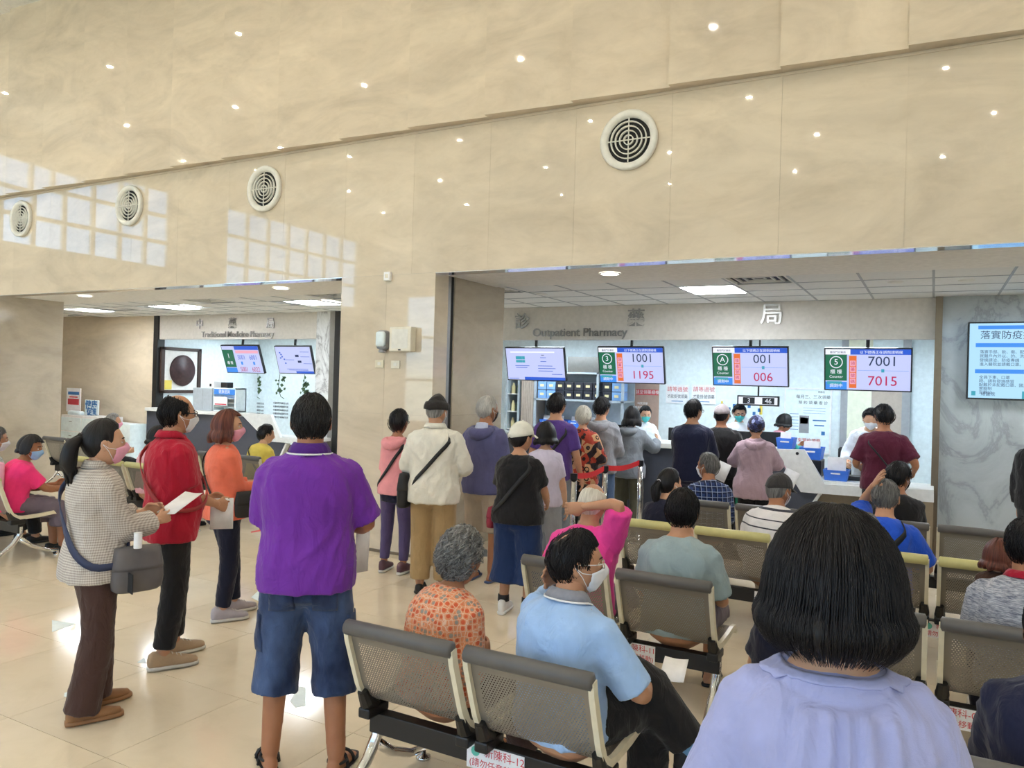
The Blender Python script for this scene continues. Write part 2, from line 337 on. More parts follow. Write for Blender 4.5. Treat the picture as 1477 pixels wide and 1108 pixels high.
for i in range(-24,6):
    tee.box(X00+PX*i-.011,X00+PX*i+.011,7.62,YF,ZO+.002,ZO+.02)
    for j in range(4):
        if (i,j) in LIT or (i,j) in VENT: continue
        if -1.0<0 and X00+PX*(i+1)<-15: continue
        ctile(i,j)
for j in range(5): tee.box(-15.2,4,7.62+.56*j-.011,7.62+.56*j+.011,ZO+.0025,ZO+.02)
tee.build('tee_grid','tee_bar',ca)
def panel_light(x0,y0,w,d,label,group='ceiling light panels'):
    r=thing('ceiling_light_panel',label,'ceiling light',(x0+w/2,y0+d/2,ZO+.004),0,group)
    box('diffuser','panel_light',-w/2+.02,w/2-.02,-d/2+.02,d/2-.02,0,.02,r)
    fr=MB(); 
    for a in ((-w/2,-w/2+.02,-d/2,d/2),(w/2-.02,w/2,-d/2,d/2),(-w/2,w/2,-d/2,-d/2+.02),(-w/2,w/2,d/2-.02,d/2)): fr.box(*a,-.004,.02)
    fr.build('frame','lamp_white',r)
panel_light(-2.46,8.18,.609,.72,'square lit ceiling panel in front of the outpatient pharmacy sign')
for x,l in ((-11.3,'lit ceiling panel in front of the round framed wall piece'),(-8.3,'lit ceiling panel in front of the marble edged end of the medicine pharmacy'),(-13.6,'lit ceiling panel above the white brochure cabinet'),(1.19,'lit ceiling panel over the wide notice screen on the marble wall')): panel_light(x,8.2,.609,.62,l)
def downlight(x,y,z,r,mat,label,group):
    o=thing('downlight',label,'downlight',(x,y,z),0,group); MB().cyl((0,0,.0),r,.004,20).build('glow_disc',mat,o); MB().lathe([(r,.004),(r,-.004),(r+.015,-.006),(r+.022,.004)],seg=20).build('ring','lamp_white',o)
for x,y,l in ((-2.76,6.97,'small round downlight before the outpatient pharmacy opening'),(-7.02,6.92,'small round downlight before the medicine pharmacy sign'),(-10.73,6.8,'small round downlight near the stone jamb and brochure cabinet')): downlight(x,y,ZO-.008,.085,'soffit_glow',l,'alcove downlights')
for ix in range(7):
    for iy in range(5):
        x=-15.2+3.05*ix+(.8 if iy%2 else 0); y=-6.4+2.6*iy
        downlight(x,y,ZC-.008,.034,'downlight_glow','small round downlight in the high hall ceiling','hall downlights')
def ceilvent(x,y,label):
    r=thing('ceiling_air_diffuser',label,'air vent',(x,y,ZO+.006),0,'ceiling air diffusers')
    for k,h in enumerate((.29,.215,.14,.065)):
        f=MB()
        for a in ((-h,-h+.02,-h,h),(h-.02,h,-h,h),(-h,h,-h,-h+.02),(-h,h,h-.02,h)): f.box(*a,-.004+.006*k,.02)
        f.build('louvre','vent_white',r)
    box('duct','dark',-.28,.28,-.28,.28,.02,.025,r)
ceilvent(X00+PX*-7.5,7.9,'square louvred air diffuser by the pillar end of the ceiling'); ceilvent(X00+PX*-2.5,7.9,'square louvred air diffuser beside the lit square panel')
ceilvent(X00+PX*-15.5,7.9,'square louvred air diffuser between two lit panels'); ceilvent(X00+PX*-11.5,7.9,'square louvred air diffuser nearest the marble end of the medicine pharmacy')
for x,y,l in ((-.35,8.4,'small flat smoke detector in the ceiling tiles before the counter five screen'),(.25,8.45,'round flush detector in the tile near the grey marble wall'),(-4.2,8.4,'round flush detector in the ceiling past the stone pillar')):
    tag(MB().lathe([(0,-.014),(.05,-.014),(.07,-.006),(.075,.004)],(x,y,ZO+.006),16).build('smoke_detector','vent_white'),l,'smoke detector')
# --- fascias, back plane walls
fr=struct(box('wall_fascia_right','fascia_grey',-8.0,.0,YF,YF+.12,2.42,ZO+.05)); fl=struct(box('wall_fascia_left','fascia_grey',-13.0,-9.02,YF-.12,YF,2.44,ZO+.05))
struct(box('wall_stone_left','beige_stone',XL,-13.12,YF-.14,YF,0,ZO+.05)); struct(box('trim_3','black_metal',-13.12,-13.0,YF-.16,YF,0,ZO+.03))
struct(box('wall_marble_left','white_marble',-9.02,-8.72,YF-.14,YF+.2,0,ZO+.03)); struct(MB().box(-8.72,-8.60,YF-.15,YF+.1,0,ZO+.03).build('trim_4','brushed_steel')); struct(box('trim_5','black_metal',-8.60,-8.50,YF-.17,YF+.1,0,ZO+.03)); struct(box('wall_return','pharmacy_white',-8.5,-8.0,YF-.05,YF+.12,0,ZO+.03))
struct(box('trim_6','bronze_trim',-.0,.07,YF-.1,YF+.15,0,ZO+.03)); struct(box('wall_marble_right','grey_marble',.07,XR,YF-.06,YF+.15,0,ZO+.05))
# pharmacy interiors
YBK=12.2
struct(box('wall_pharmacy_back','pharmacy_white',-14.2,.35,YBK,YBK+.12,0,2.75)); struct(box('wall_pharmacy_side','pharmacy_white',.15,.35,YF+.15,YBK,0,2.75)); struct(box('wall_pharmacy_partition','white_marble',-8.1,-8.0,YF+.12,YBK,0,2.75)); struct(box('wall_pharmacy_end','pharmacy_white',-13.14,-13.0,YF+.001,YBK,0,2.75))
struct(box('ceiling_pharmacy','ceiling_tile',-14.2,.35,YF+.125,YBK+.12,2.62,2.7))
def strip(x,y,l,w=.42):
    r=thing('ceiling_strip_light',l,'ceiling light',(x,y,2.60),0,'pharmacy strip lights'); box('diffuser','strip_light',-w,w,-.14,.14,0,.012,r); box('housing','lamp_white',-w-.02,w+.02,-.16,.16,.006,.022,r)
for x,y,l in ((-5.3,10.9,'lit strip panel above the wide plain notice screen'),(-2.9,10.9,'lit strip panel between two numbered screens'),(-.85,10.9,'lit strip panel above the counter five screen'),(-9.3,10.9,'lit strip panel above the tilted diagram screen'),(-11.8,10.9,'lit strip panel above the counter one screen')): strip(x,y,l)
# ================================================================ FIXTURES
def flat(name,mat,x0,x1,z0,z1,y,parent,th=.002): return box(name,mat,x0,x1,y-th,y,z0,z1,parent)
# sign letters
def sign(name,label,items,mat='brushed_steel',y=0):
    r=thing(name,label,'sign',(0,y,0))
    for ch,px,py,size,al in items:
        p=ony(px,py,y); text('letter' if len(ch)<3 else 'lettering',ch,mat,size,(p.x,0,p.z),r,ext=.007,align=al,bold=.0025 if len(ch)<3 else .0015)
YS=YF-.02
sign('wall_lettering','brushed steel lettering of the outpatient pharmacy on the grey fascia',[('門',610,474,.24,'CENTER'),('診',753,472,.24,'CENTER'),('藥',917,468,.25,'CENTER'),('局',1113,465,.28,'CENTER'),('Outpatient Pharmacy',834,485,.165,'CENTER')],y=YS)
sign('wall_lettering','brushed steel lettering of the traditional medicine pharmacy on the grey fascia',[('中',288,473,.2,'CENTER'),('藥',335,472,.2,'CENTER'),('局',390,472,.2,'CENTER'),('Traditional Medicine Pharmacy',341,486,.145,'CENTER')],y=YF-.14)
# screens
for nm,c,e in (('scr_lilac',(196,204,246),.62),('scr_blue',(44,92,208),.9),('scr_dark',(30,48,92),.6),('scr_green',(24,104,74),.8),('scr_orange',(226,112,50),.9),('scr_white',(240,244,255),1.1),('scr_red',(186,24,84),.8),('scr_sky',(62,142,236),.9),('scr_ink',(40,56,92),.3),('scr_cyan',(176,222,250),1.0),('scr_pink',(236,170,190),.9),('scr_teal',(60,160,180),.8)): emis(nm,c,.78)
def screen(label,corners,Y,kind,tilt,num=None,a=None,b=None,cat='screen',grp=None):
    (xl,yt),(xr,yb)=corners; L=ony(xl,(yt+yb)/2,Y); R=ony(xr,(yt+yb)/2,Y); T=ony((xl+xr)/2,yt,Y); B=ony((xl+xr)/2,yb,Y)
    w=R.x-L.x; h=(T.z-B.z)/math.cos(tilt); r=thing('hanging_screen',label,cat,((L.x+R.x)/2,Y,(T.z+B.z)/2),0,grp); r.rotation_euler=(tilt,0,0)
    bz=.016; bd=MB().box(-w/2,w/2,-.02,.03,-h/2,h/2,.006).build('casing','black_plastic',r)
    s=box('display','scr_cyan' if kind=='notice' else 'scr_lilac',-w/2+bz,w/2-bz,-.022,-.019,-h/2+bz,h/2-bz,r)
    x0,x1,z0,z1=-w/2+bz,w/2-bz,-h/2+bz,h/2-bz; W_,H_=x1-x0,z1-z0
    def R_(m,u0,u1,v0,v1,lay=1,nm='screen_block'): return flat(nm,m,x0+W_*u0,x0+W_*u1,z0+H_*v0,z0+H_*v1,-.022-.0012*lay+.0012,s,.0012)
    def T_(t,m,u,v,sz,al='CENTER',sx=1): return text('screen_text',t,m,sz*H_,(x0+W_*u,-.0262,z0+H_*v),s,ext=.0004,align=al,sx=sx)
    if kind=='queue':
        R_('scr_blue',.30,1,.87,1); R_('scr_white',0,.30,.87,1); T_('以下號碼正在調劑請稍候','scr_white',.66,.90,.085); T_('醫院門診藥局','scr_ink',.15,.905,.06)
        R_('scr_green',0,.26,.22,.87); R_('scr_sky',0,.26,.0,.19); R_('scr_teal',.02,.2,.12,.2,2); R_('scr_orange',.285,.375,.04,.84)
        for q in range(4): R_('scr_pink',.297,.363,.14+.15*q,.27+.15*q,2)
        rg=MB().lathe([(.13*H_,0),(.15*H_,0),(.15*H_,-.001),(.13*H_,-.001),(.13*H_,0)],(x0+W_*.13,-.0245,z0+H_*.68),24,'y').build('ring','scr_white',s)
        T_(num,'scr_white',.13,.62,.2); T_('櫃 檯','scr_white',.13,.40,.12); T_('Counter','scr_white',.13,.29,.09); T_('調劑中','scr_white',.13,.06,.1)
        for q,ch in enumerate('領藥號碼'): T_(ch,'scr_red',.33,.62-.15*q,.1)
        T_(a,'scr_ink',.68,.60,.33); T_(b,'scr_red',.68,.12,.33); R_('scr_sky',.39,.98,.478,.484,2); R_('scr_teal',.665,.70,.44,.52,2)
    elif kind=='list':
        R_('scr_blue',.3,1,.0,.09); R_('scr_white',.08,.85,.86,.90)
        for q in range(6): R_('scr_teal',.17+.035*(q%3)*1.6,.23+.05*(q%3),.55+.1*(q//3),.63+.12*(q//3),2)
        for u0,u1,v in ((.62,.67,.78),(.6,.7,.7),(.6,.7,.58),(.15,.4,.44),(.16,.36,.38),(.55,.8,.44),(.55,.85,.36),(.55,.8,.28),(.78,.96,.18),(.02,.2,.03)): R_('scr_dark' if v>.7 and u1-u0<.06 else 'scr_blue',u0,u1,v,v+.018,2)
    elif kind=='notice':
        T_('落實防疫措施','scr_ink',.10,.80,.12,'LEFT'); R_('scr_sky',.08,.6,.92,.97)
        for v in (.68,.33): R_('scr_sky',.06,.9,v,v+.055,2,'screen_block')
        tx=('落實手部、飲、衛、配戴口罩','就醫戶內外以、的、洗手','發燒請洽、防疫專線','進入醫院並請戴口罩。','全員下車、口罩','時、請有發燒感冒','配戴於未配戴口罩、國人','實聯制','定期公。')
        for q in range(4): T_(tx[q],'scr_ink',.1,.60-.055*q,.05,'LEFT')
        for q in range(5): T_(tx[4+q],'scr_ink',.1,.26-.05*q,.05,'LEFT')
        R_('scr_teal',.03,.07,.03,.09,2); T_('總醫院','scr_ink',.12,.035,.055,'LEFT'); R_('scr_teal',.5,.75,.0,.10,2)
    elif kind=='diagram':
        R_('scr_blue',.5,1,0,.08)
        for u,v in ((.1,.75),(.15,.6),(.1,.55),(.2,.5),(.22,.35),(.13,.68)): R_('scr_blue',u,u+.04,v,v+.05,2)
        for u,v in ((.55,.62),(.6,.4)): R_('scr_dark',u,u+.1,v,v+.08,2)
        for u0,u1,v in ((.25,.5,.5),(.7,.95,.8),(.7,.95,.62),(.75,.98,.36),(.25,.85,.15),(.3,.85,.11)): R_('scr_blue',u0,u1,v,v+.015,2)
    elif kind=='double':
        R_('scr_blue',.35,1,.86,1); R_('scr_green',0,.3,.2,.86); R_('scr_sky',0,.3,0,.18); R_('scr_pink',.36,.98,.73,.84,2); T_('1','scr_white',.15,.55,.25); T_('櫃 檯','scr_white',.15,.32,.13)
        T_('5001','scr_blue',.5,.5,.24,sx=.8); T_('6001','scr_blue',.82,.5,.24,sx=.8); T_('5001','scr_red',.5,.05,.24,sx=.8); T_('6022','scr_red',.82,.05,.24,sx=.8); R_('scr_sky',.45,.5,.3,.42,2); R_('scr_sky',.78,.83,.3,.42,2)
    if kind!='notice':
        MB().box(-.1,.1,.03,.05,-.08,.08).build('mount_plate','black_metal',r); zt=2.62-(T.z+B.z)/2
        ct,st=math.cos(tilt),math.sin(tilt)
        MB().tube([(0,.05,0),(0,.05*1+zt*st*.15,zt*.5),(0,.02+zt*st*ct,zt*ct)],.022,8).build('hanger_pole','black_metal',r)
    return r
YT=10.25; G='hanging pharmacy screens'
screen('hanging screen with a plain picture page and no counter number',((731,501),(816,549)),YT,'list',.25,grp=G)
screen('counter 3 queue screen hanging beside the plain picture page screen',((864,500),(959,553)),YT,'queue',.25,'3','1001','1195',grp=G)
screen('counter A queue screen hanging above the small black display',((1028,500),(1138,557)),YT,'queue',.25,'A','001','006',grp=G)
screen('counter 5 queue screen hanging over the low desk and wooden door',((1189,502),(1316,564)),YT,'queue',.22,'5','7001','7015',grp=G)
screen('hanging screen for counter 1 showing two columns of queue numbers',((324,498),(378,538)),YT-.1,'double',.35,grp=G)
screen('hanging screen with a lilac diagram page beside the white marble',((400,499),(452,539)),YT-.1,'diagram',.3,grp=G)
screen('large wall screen with a public health notice on grey marble',((1395,464),(1560,578)),YF-.16,'notice',0.0)
bpy.data.objects['hanging_screen.006'].name='wall_screen'
ws=bpy.data.objects['wall_screen']; box('wall_bracket','black_metal',-.3,.3,.03,.10,-.2,.2,ws)
# queue counter display
p0=ony(1064,572,11.0); q=thing('queue_number_display','small black and white display reading 3 and 46','display',(p0.x+.28,11.0,p0.z-.05)); 
MB().box(-.28,.28,-.03,.03,-.07,.07,.005).build('casing','black_plastic',q); flat('face','scr_white',-.26,.26,-.05,.05,-.031,q)
for x,t in ((-.12,'3'),(.14,'46')): flat('digit_panel','black_plastic',x-.08,x+.08,-.045,.045,-.033,q); text('digits',t,'scr_white',.09,(x,-.0362,-.03),q,ext=.0004,align='CENTER')
MB().tube([(0,0,.07),(0,0,2.62-p0.z+.05)],.012,8).build('hanger_pole','black_metal',q)
# security dome
c0=ony(847,499,11.0); d=thing('dome_camera','small dark dome camera on white base under the pharmacy ceiling','camera',(c0.x,11.0,2.60))
MB().lathe([(.0,0),(.07,0),(.075,-.03),(.06,-.05)]).build('base','lamp_white',d); MB().lathe([(.055,-.05),(.05,-.08),(.03,-.1),(.0,-.105)]).build('dome','black_plastic',d,True)
# round wall air outlets
for px,py,l in ((908,203,'round wall air outlet above the outpatient pharmacy opening'),(383,273,'round wall air outlet above the counter one screens'),(188,297,'round wall air outlet above the framed round piece'),(32,316,'round wall air outlet farthest along the wall')):
    c=ony(px,py,YW); r=thing('round_air_outlet',l,'air vent',(c.x,YW-.002,c.z),0,'round wall air outlets')
    MB().lathe([(.26,0),(.265,-.03),(.245,-.045),(.20,-.03),(.195,0)],seg=36,axis='y').build('rim','vent_white',r,True)
    MB().lathe([(0,-.004),(.196,-.004)],seg=32,axis='y').build('throat_shade','dark',r)  # flat disc coloured black in place of the shaded depth behind the rings
    for k,rr in enumerate((.165,.125,.085,.045)): MB().lathe([(rr,-.010),(rr+.001,-.034),(rr-.007,-.034),(rr-.008,-.010)],seg=32,axis='y').build('ring','vent_white',r,True)
    MB().box(-.195,.195,-.03,-.02,-.004,.004).build('spoke','vent_white',r); MB().box(-.004,.004,-.03,-.02,-.195,.195).build('spoke','vent_white',r)
# pillar fixtures
def onwall(px,py): return ony(px,py,YW)
c=onwall(585,490); r=thing('wall_loudspeaker','square cream wall loudspeaker box on the stone pillar','loudspeaker',(c.x,YW,c.z))
MB().box(-.135,.135,-.1,-.001,-.125,.125,.012).build('cabinet','switch_white',r); flat('grille','vent_white',-.1,.1,-.095,.1,-.1005,r); flat('badge','black_plastic',-.015,.015,-.115,-.103,-.1,r,.004)
c=onwall(557,491); r=thing('hand_sanitizer_dispenser','rounded translucent white dispenser beside the wall loudspeaker','dispenser',(c.x,YW,c.z))
MB().box(-.06,.06,-.10,-.001,-.10,.10,.03).build('body','grey_plastic',r,True); MB().box(-.055,.055,-.115,-.06,-.07,.085,.02).build('cover','sticker_white',r,True); MB().box(-.03,.03,-.09,-.03,-.13,-.10,.008).build('nozzle','grey_plastic',r)
for px,py,l,m in ((548,525,'plain beige switch plate on the stone pillar','ivory'),(571,526,'white switch plate with a mark on the stone pillar','switch_white')):
    c=onwall(px,py); r=thing('switch_plate',l,'switch',(c.x,YW,c.z),0,'pillar switch plates'); MB().box(-.055,.055,-.012,-.001,-.04,.04,.003).build('plate',m,r); flat('rocker','vent_white',-.02,.02,-.015,.02,-.0125,r,.003)
c=onwall(561,399); r=thing('wall_sensor','small white wall sensor high on the stone pillar','sensor',(c.x,YW,c.z)); MB().box(-.04,.04,-.04,-.001,-.045,.045,.006).build('body','lamp_white',r); flat('lens','switch_white',-.02,.02,-.02,.02,-.0402,r,.002)
# ---------------------------------------------------------------- counters
YCF=9.33
def counter(label,pts,xl,ztop,line,y0,depth,zlow):
    r=thing('service_counter',label,'counter',(0,0,0)); A=[ony(*p,y0) for p in pts]; poly=[(p.x,p.z) for p in A]
    MB().prism(poly,y0,y0+.06).build('desk_band','counter_white',r); MB().box(A[0].x+.02,A[3].x,y0+.06,y0+depth,A[3].z-.05,A[3].z,.004).build('low_worktop','counter_white',r)
    MB().box(xl,A[0].x,y0-.02,y0+depth,ztop-.06,ztop,.006).build('worktop','counter_white',r)
    f=A[5]; b0=ony(*line[0],y0); xb=b0.x-(b0.z)*.55
    MB().prism([(xl,.08),(xb,.08),(b0.x-.03,f.z-.01),(f.x,f.z),(A[0].x,ztop-.06),(xl,ztop-.06)],y0+.03,y0+.10).build('front_panel','counter_slate',r)
    MB().prism([(xb,.08),(xb+.04,.08),(b0.x+.01,f.z-.01),(b0.x-.03,f.z-.01)],y0+.02,y0+.1).build('slanted_edge','counter_white',r)
    MB().box(xb,A[3].x,y0+.22,y0+.26,.08,zlow-.08).build('back_panel','counter_wood',r); MB().box(xl,A[3].x,y0+.12,y0+.3,0,.08).build('plinth','brushed_steel',r)
    return r
cr=counter('long outpatient counter with slate front and a slanting white band',[(1117,648),(1160,649),(1190,699),(1347,707),(1347,725),(1155,710)],-5.9,1.10,[(1183,712)],YCF,.62,.74)
zl=ony(1347,707,YCF).z
clf=counter('medicine pharmacy counter with slate front and a slanting white band',[(346,596),(390,598),(404,632),(455,633.5),(455,641.5),(386,637)],-12.8,ony(346,596,YCF).z,[(412,640)],YCF,.36,.74)
MB().lathe([(0,-.004),(.016,-.004),(.018,.0)],(ony(1150,653,YCF).x,YCF-.001,ony(1150,653,YCF).z-.01),12,'y').build('grommet','black_plastic',cr)
# ---------------------------------------------------------------- back-of-house
def Pb(x,y,Y=YBK-.01): return ony(x,y,Y)
def rectpx(x0,y0,x1,y1,Y):
    a=ony(x0,(y0+y1)/2,Y); b=ony(x1,(y0+y1)/2,Y); t=ony((x0+x1)/2,y0,Y); u=ony((x0+x1)/2,y1,Y); return a.x,b.x,u.z,t.z
def board(name,label,rc,Y,mat,lines,cat='poster',frame=None):
    x0,x1,z0,z1=rectpx(*rc,Y); r=thing(name,label,cat,(0,Y,0)); box('board',mat,x0,x1,-.015,0,z0,z1,r)
    if frame:
        f=MB()
        for a in ((x0-.02,x0,z0-.02,z1+.02),(x1,x1+.02,z0-.02,z1+.02),(x0,x1,z0-.02,z0),(x0,x1,z1,z1+.02)): f.box(a[0],a[1],-.025,0,a[2],a[3])
        f.build('frame',frame,r)
    for it in lines:
        if it[0]=='t': text('printed_text',it[1],it[2],it[5]*(z1-z0),(x0+(x1-x0)*it[3],-.0165,z0+(z1-z0)*it[4]),r,ext=.0005,align='CENTER',sx=it[6] if len(it)>6 else 1)
        else: flat('printed_block',it[1],x0+(x1-x0)*it[2],x0+(x1-x0)*it[3],z0+(z1-z0)*it[4],z0+(z1-z0)*it[5],-.0152,r,.001)
    return r
YP=YBK-.005
board('standing_notice','tall brown notice board with white print behind the counter staff',(904,552,950,650),YP,'brown_board',[('b','ink_red',.3,.98,.82,.9),('t','請至領藥櫃檯','paper',.64,.84,.06),('t','叫號領藥','paper',.5,.68,.04),('t','請依燈號順序','paper',.5,.62,.04),('t','依序排隊','paper',.5,.56,.04),('b','paper',.1,.25,.83,.9)])
for k,(rc,l) in enumerate((((961,555,994,582),'white notice with red print beside the brown board'),((998,555,1033,583),'white notice with red print beside the counter A screen'))):
    board('wall_notice',l,rc,YP,'paper',[('t','請等過號','ink_red',.5,.66,.28),('t','才能掛號領藥','ink',.5,.3,.22,.85),('b','ink_blue',.25,.75,.1,.14)])
pl=[('t','每月三、三次領藥','ink',.62,.86,.065),('t','預 約 領 藥 看 診','ink',.62,.77,.06),('t','提醒您','ink',.8,.95,.035)]
pl+=[('b','ink_blue',.1,.3,.60-.05*q,.607-.05*q) for q in range(6)]+[('b','ink_blue',.4,.9,.70-.04*q,.704-.04*q) for q in range(3)]
pl+=[('b','grey_plastic',.32,.54,.30,.58),('b','paper',.34,.52,.45,.55),('b','ink_blue',.62,.92,.5,.52),('b','ink_blue',.66,.88,.42,.44),('t','來預約領藥','ink_red',.55,.16,.07),('b','ink_blue',.82,.9,.28,.34)]
board('large_poster','large white framed poster with printed prescription diagrams',(1133,562,1197,652),YP,'sticker_white',pl,frame='paper')
board('wall_notice','yellowish blue floor plan sheet behind the masked clerk',(1040,577,1100,602),YP,'sticker_white',[('b','ink_blue',.05+.12*q,.12+.12*q,.15+.2*(q%3),.35+.2*(q%3)) for q in range(8)]+[('b','note_yellow',.0,.05,.1,.9),('b','note_yellow',.93,1,.2,.9)])
# door with posts
x0,x1,z0,z1=rectpx(1256,540,1300,700,YP); d1=struct(empty('door_1',(0,YP,0))); box('door_leaf','wood_door',x0,x1,-.05,0,0,2.2,d1); MB().tube([(x0+.06,-.06,1.0),(x0+.06,-.09,1.0),(x0+.18,-.09,1.0)],.012,6).build('door_handle','chrome',d1)
for n,(a,b,m) in enumerate(((1212,1222,'grey_plastic'),(1222,1256,'cream_panel'),(1300,1312,'grey_plastic'))):
    x0,x1,_,_=rectpx(a,540,b,700,YP); struct(box('trim_%d'%(7+n),m,x0,x1,YP-.07,YP,0,2.62))
# storage shelves
YSH=11.6
def pxX(x,Y,y=590): return ony(x,y,Y).x
def pzZ(y,Y,x=820): return ony(x,y,Y).z
x0,x1=pxX(772,YSH),pxX(898,YSH); sh=thing('storage_shelf','grey steel storage shelf filled with drawers and bins','shelf',(0,0,0))
for x in (x0,pxX(862,YSH),x1): MB().box(x-.02,x+.02,YSH-.03,YSH+.0,0,2.0).build('post','shelf_grey',sh)
for z in (.5,pzZ(618,YSH),pzZ(576,YSH),2.0): MB().box(x0-.02,x1+.02,YSH-.03,YSH+.5,z-.03,z).build('shelf_board','shelf_grey',sh)
MB().box(x0-.02,x1+.02,YSH+.48,YSH+.5,.5,2.0).build('back_panel','shelf_grey',sh)
MB().box(pxX(818,YSH),pxX(866,YSH),YSH-.02,YSH+.45,max(pzZ(552,YSH)+.02,2.001),max(2.25,pzZ(534,YSH))).build('top_cabinet','brushed_steel',sh)
zt=pzZ(576,YSH)
for k in range(9):
    for j in range(2):
        xa=x0+.03+k*(x1-x0-.06)/9; wv=(x1-x0-.06)/9-.01; blk=2<=k<8
        b=thing('drawer_bin','%s plastic drawer bin on the upper shelf, %s row'%('black' if blk else 'blue',('lower','upper')[j]),'bin',(xa+wv/2,YSH+.02,zt+.003+j*.145),0,'drawer bins on the storage shelf')
        MB().box(-wv/2,wv/2,0,.3,0,.135,.006).build('tray','bin_black' if blk else 'bin_blue',b); flat('card','card_cream',-.035,.035,.05,.09,-.001,b,.003)
def basket(label,x,y,z,w,d,h,rz=0,grp=None,papers=0):
    b=thing('plastic_basket',label,'basket',(x,y,z),rz,grp); m=MB(); t=.008; e=.02
    V=[(-w/2+e,-d/2+e,0),(w/2-e,-d/2+e,0),(w/2-e,d/2-e,0),(-w/2+e,d/2-e,0),(-w/2,-d/2,h),(w/2,-d/2,h),(w/2,d/2,h),(-w/2,d/2,h)]
    V+=[(-w/2+t,-d/2+t,h),(w/2-t,-d/2+t,h),(w/2-t,d/2-t,h),(-w/2+t,d/2-t,h),(-w/2+e+t,-d/2+e+t,t),(w/2-e-t,-d/2+e+t,t),(w/2-e-t,d/2-e-t,t),(-w/2+e+t,d/2-e-t,t)]
    Fc=[(3,2,1,0)]+[(i,(i+1)%4,(i+1)%4+4,i+4) for i in range(4)]+[(i+4,(i+1)%4+4,(i+1)%4+8,i+8) for i in range(4)]+[(i+8,(i+1)%4+8,(i+1)%4+12,i+12) for i in range(4)]+[(12,13,14,15)]
    m.add(V,Fc).build('tub','basket_blue',b); flat('grip','paper',-.05,.05,h*.62,h*.75,-d/2+.004,b,.004)
    for k in range(papers):
        s=thing('paper_stack','white medicine packets standing in the blue basket','papers',(x,y-d/2+.05+.06*k,z+.012),rz,'packets in the baskets'); MB().box(-w/2+.04,w/2-.04,0,.02,0,h+.06,.003).xf(Matrix.Rotation(-.2,4,'X')).build('packet','paper',s)
zs=pzZ(618,YSH)
for k,px in enumerate((783,801,824,846)): basket('blue plastic basket on the storage shelf, %s'%('first from the post','second from the post','second from the middle post','beside the middle post')[k],pxX(px,YSH),YSH+.25,zs+.003,.22,.3,.12,0,'blue shelf baskets',1)
# tall glass cabinet by the pillar
x0,x1=pxX(727,YSH),pxX(739,YSH)
cb=thing('supply_cabinet','narrow grey supply cabinet with glass shelves of bottles','cabinet',(0,0,0)); xa,xb=pxX(731,YSH),pxX(746,YSH)
MB().box(xa-.03,xa,YSH,YSH+.4,0,2.05).box(xb,xb+.03,YSH,YSH+.4,0,2.05).box(xa,xb,YSH,YSH+.4,2.02,2.05).box(xa,xb,YSH+.37,YSH+.4,0,2.02).build('body','shelf_grey',cb)
for k,z in enumerate((.7,1.0,1.3,1.6)):
    MB().box(xa,xb,YSH+.02,YSH+.37,z,z+.015).build('shelf_board','lamp_white',cb)
    for j in range(2): tag(MB().lathe([(0,0),(.035,0),(.035,.12),(.018,.15),(.018,.18),(0,.18)],(xa+.06+.1*j,YSH+.12,z+.016),10).build('bottle',('card_cream','leaf_green')[j]),('cream','dark green')[j]+' medicine bottle on the %s glass shelf of the supply cabinet'%('lowest','second','third','top')[k],'bottle','bottles in the supply cabinet')
x0,x1=pxX(751,YSH),pxX(769,YSH); lk=thing('grey_locker','plain grey corrugated locker beside the storage shelf','locker',(0,0,0)); MB().box(x0,x1,YSH,YSH+.45,0,1.9,.01).build('body','wood_door',lk)
for k in range(5): MB().box(x0+.03+k*(x1-x0-.06)/5,x0+.05+k*(x1-x0-.06)/5,YSH-.008,YSH,.1,1.85).build('rib','wood_door',lk)
# things on the right counter
def monitor(label,x,y,z,rz,w=.5,h=.30):
    r=thing('computer_monitor',label,'monitor',(x,y,z),rz,'counter monitors'); MB().box(-w/2,w/2,-.02,.02,.12,.12+h,.006).build('back_shell','black_plastic',r); MB().box(-.03,.03,-.035,-.01,.01,.3,.004).build('stand','black_plastic',r); MB().box(-.1,.1,-.09,.09,0,.012,.004).build('foot','black_plastic',r); box('display','scr_dark',-w/2+.01,w/2-.01,.0205,.022,.13,.11+h,r)
def ctop(px,Y,z): return ony(px,600,Y).x
mz=.74; box('staff_desk','counter_white',-5.8,ony(1117,648,YCF).x,YCF+.64,YCF+1.3,.70,.74); tag(bpy.data.objects['staff_desk'],'long white staff desk behind the outpatient counter','desk')
dk=bpy.data.objects['staff_desk']
for x in (-5.7,-4.2,-2.8,-1.6): MB().box(x-.03,x+.03,YCF+.7,YCF+1.25,0,.70).build('leg','grey_plastic',dk)
for px,l in ((886,'black monitor behind the grey hooded man'),(990,'black monitor behind the navy shirted man'),(1062,'black monitor in front of the masked clerk'),(1108,'black monitor beside the clerk with the pink top')): monitor(l,pxX(px,10.1,640),10.12 if px<1100 else 10.35,mz+.0,0 if px<1000 else .1,.5 if px<1090 else .32,.40)
zc=1.10
xq=pxX(1147,YCF+.3,640)
basket('blue basket full of medicine packets on the black drawer',pxX(1172,YCF+.45,640),YCF+.45,ony(1172,662,YCF+.45).z,.25,.34,.14,0,'counter baskets',3)
basket('blue basket on a shelf behind the sloping white end',pxX(1138,YCF+.45,640)-.02,YCF+.40,1.102,.2,.3,.13,0,'counter baskets',1)
bs=thing('drawer_box','black drawer box carrying the full blue basket','drawer box',(pxX(1172,YCF+.45,640),YCF+.45,zl)); hbox=ony(1172,662,YCF+.45).z-.002-zl; MB().box(-.12,.12,-.17,.17,.001,hbox,.008).build('body','black_plastic',bs); flat('pull','grey_plastic',-.04,.04,hbox*.6,hbox*.66,-.17,bs,.01)
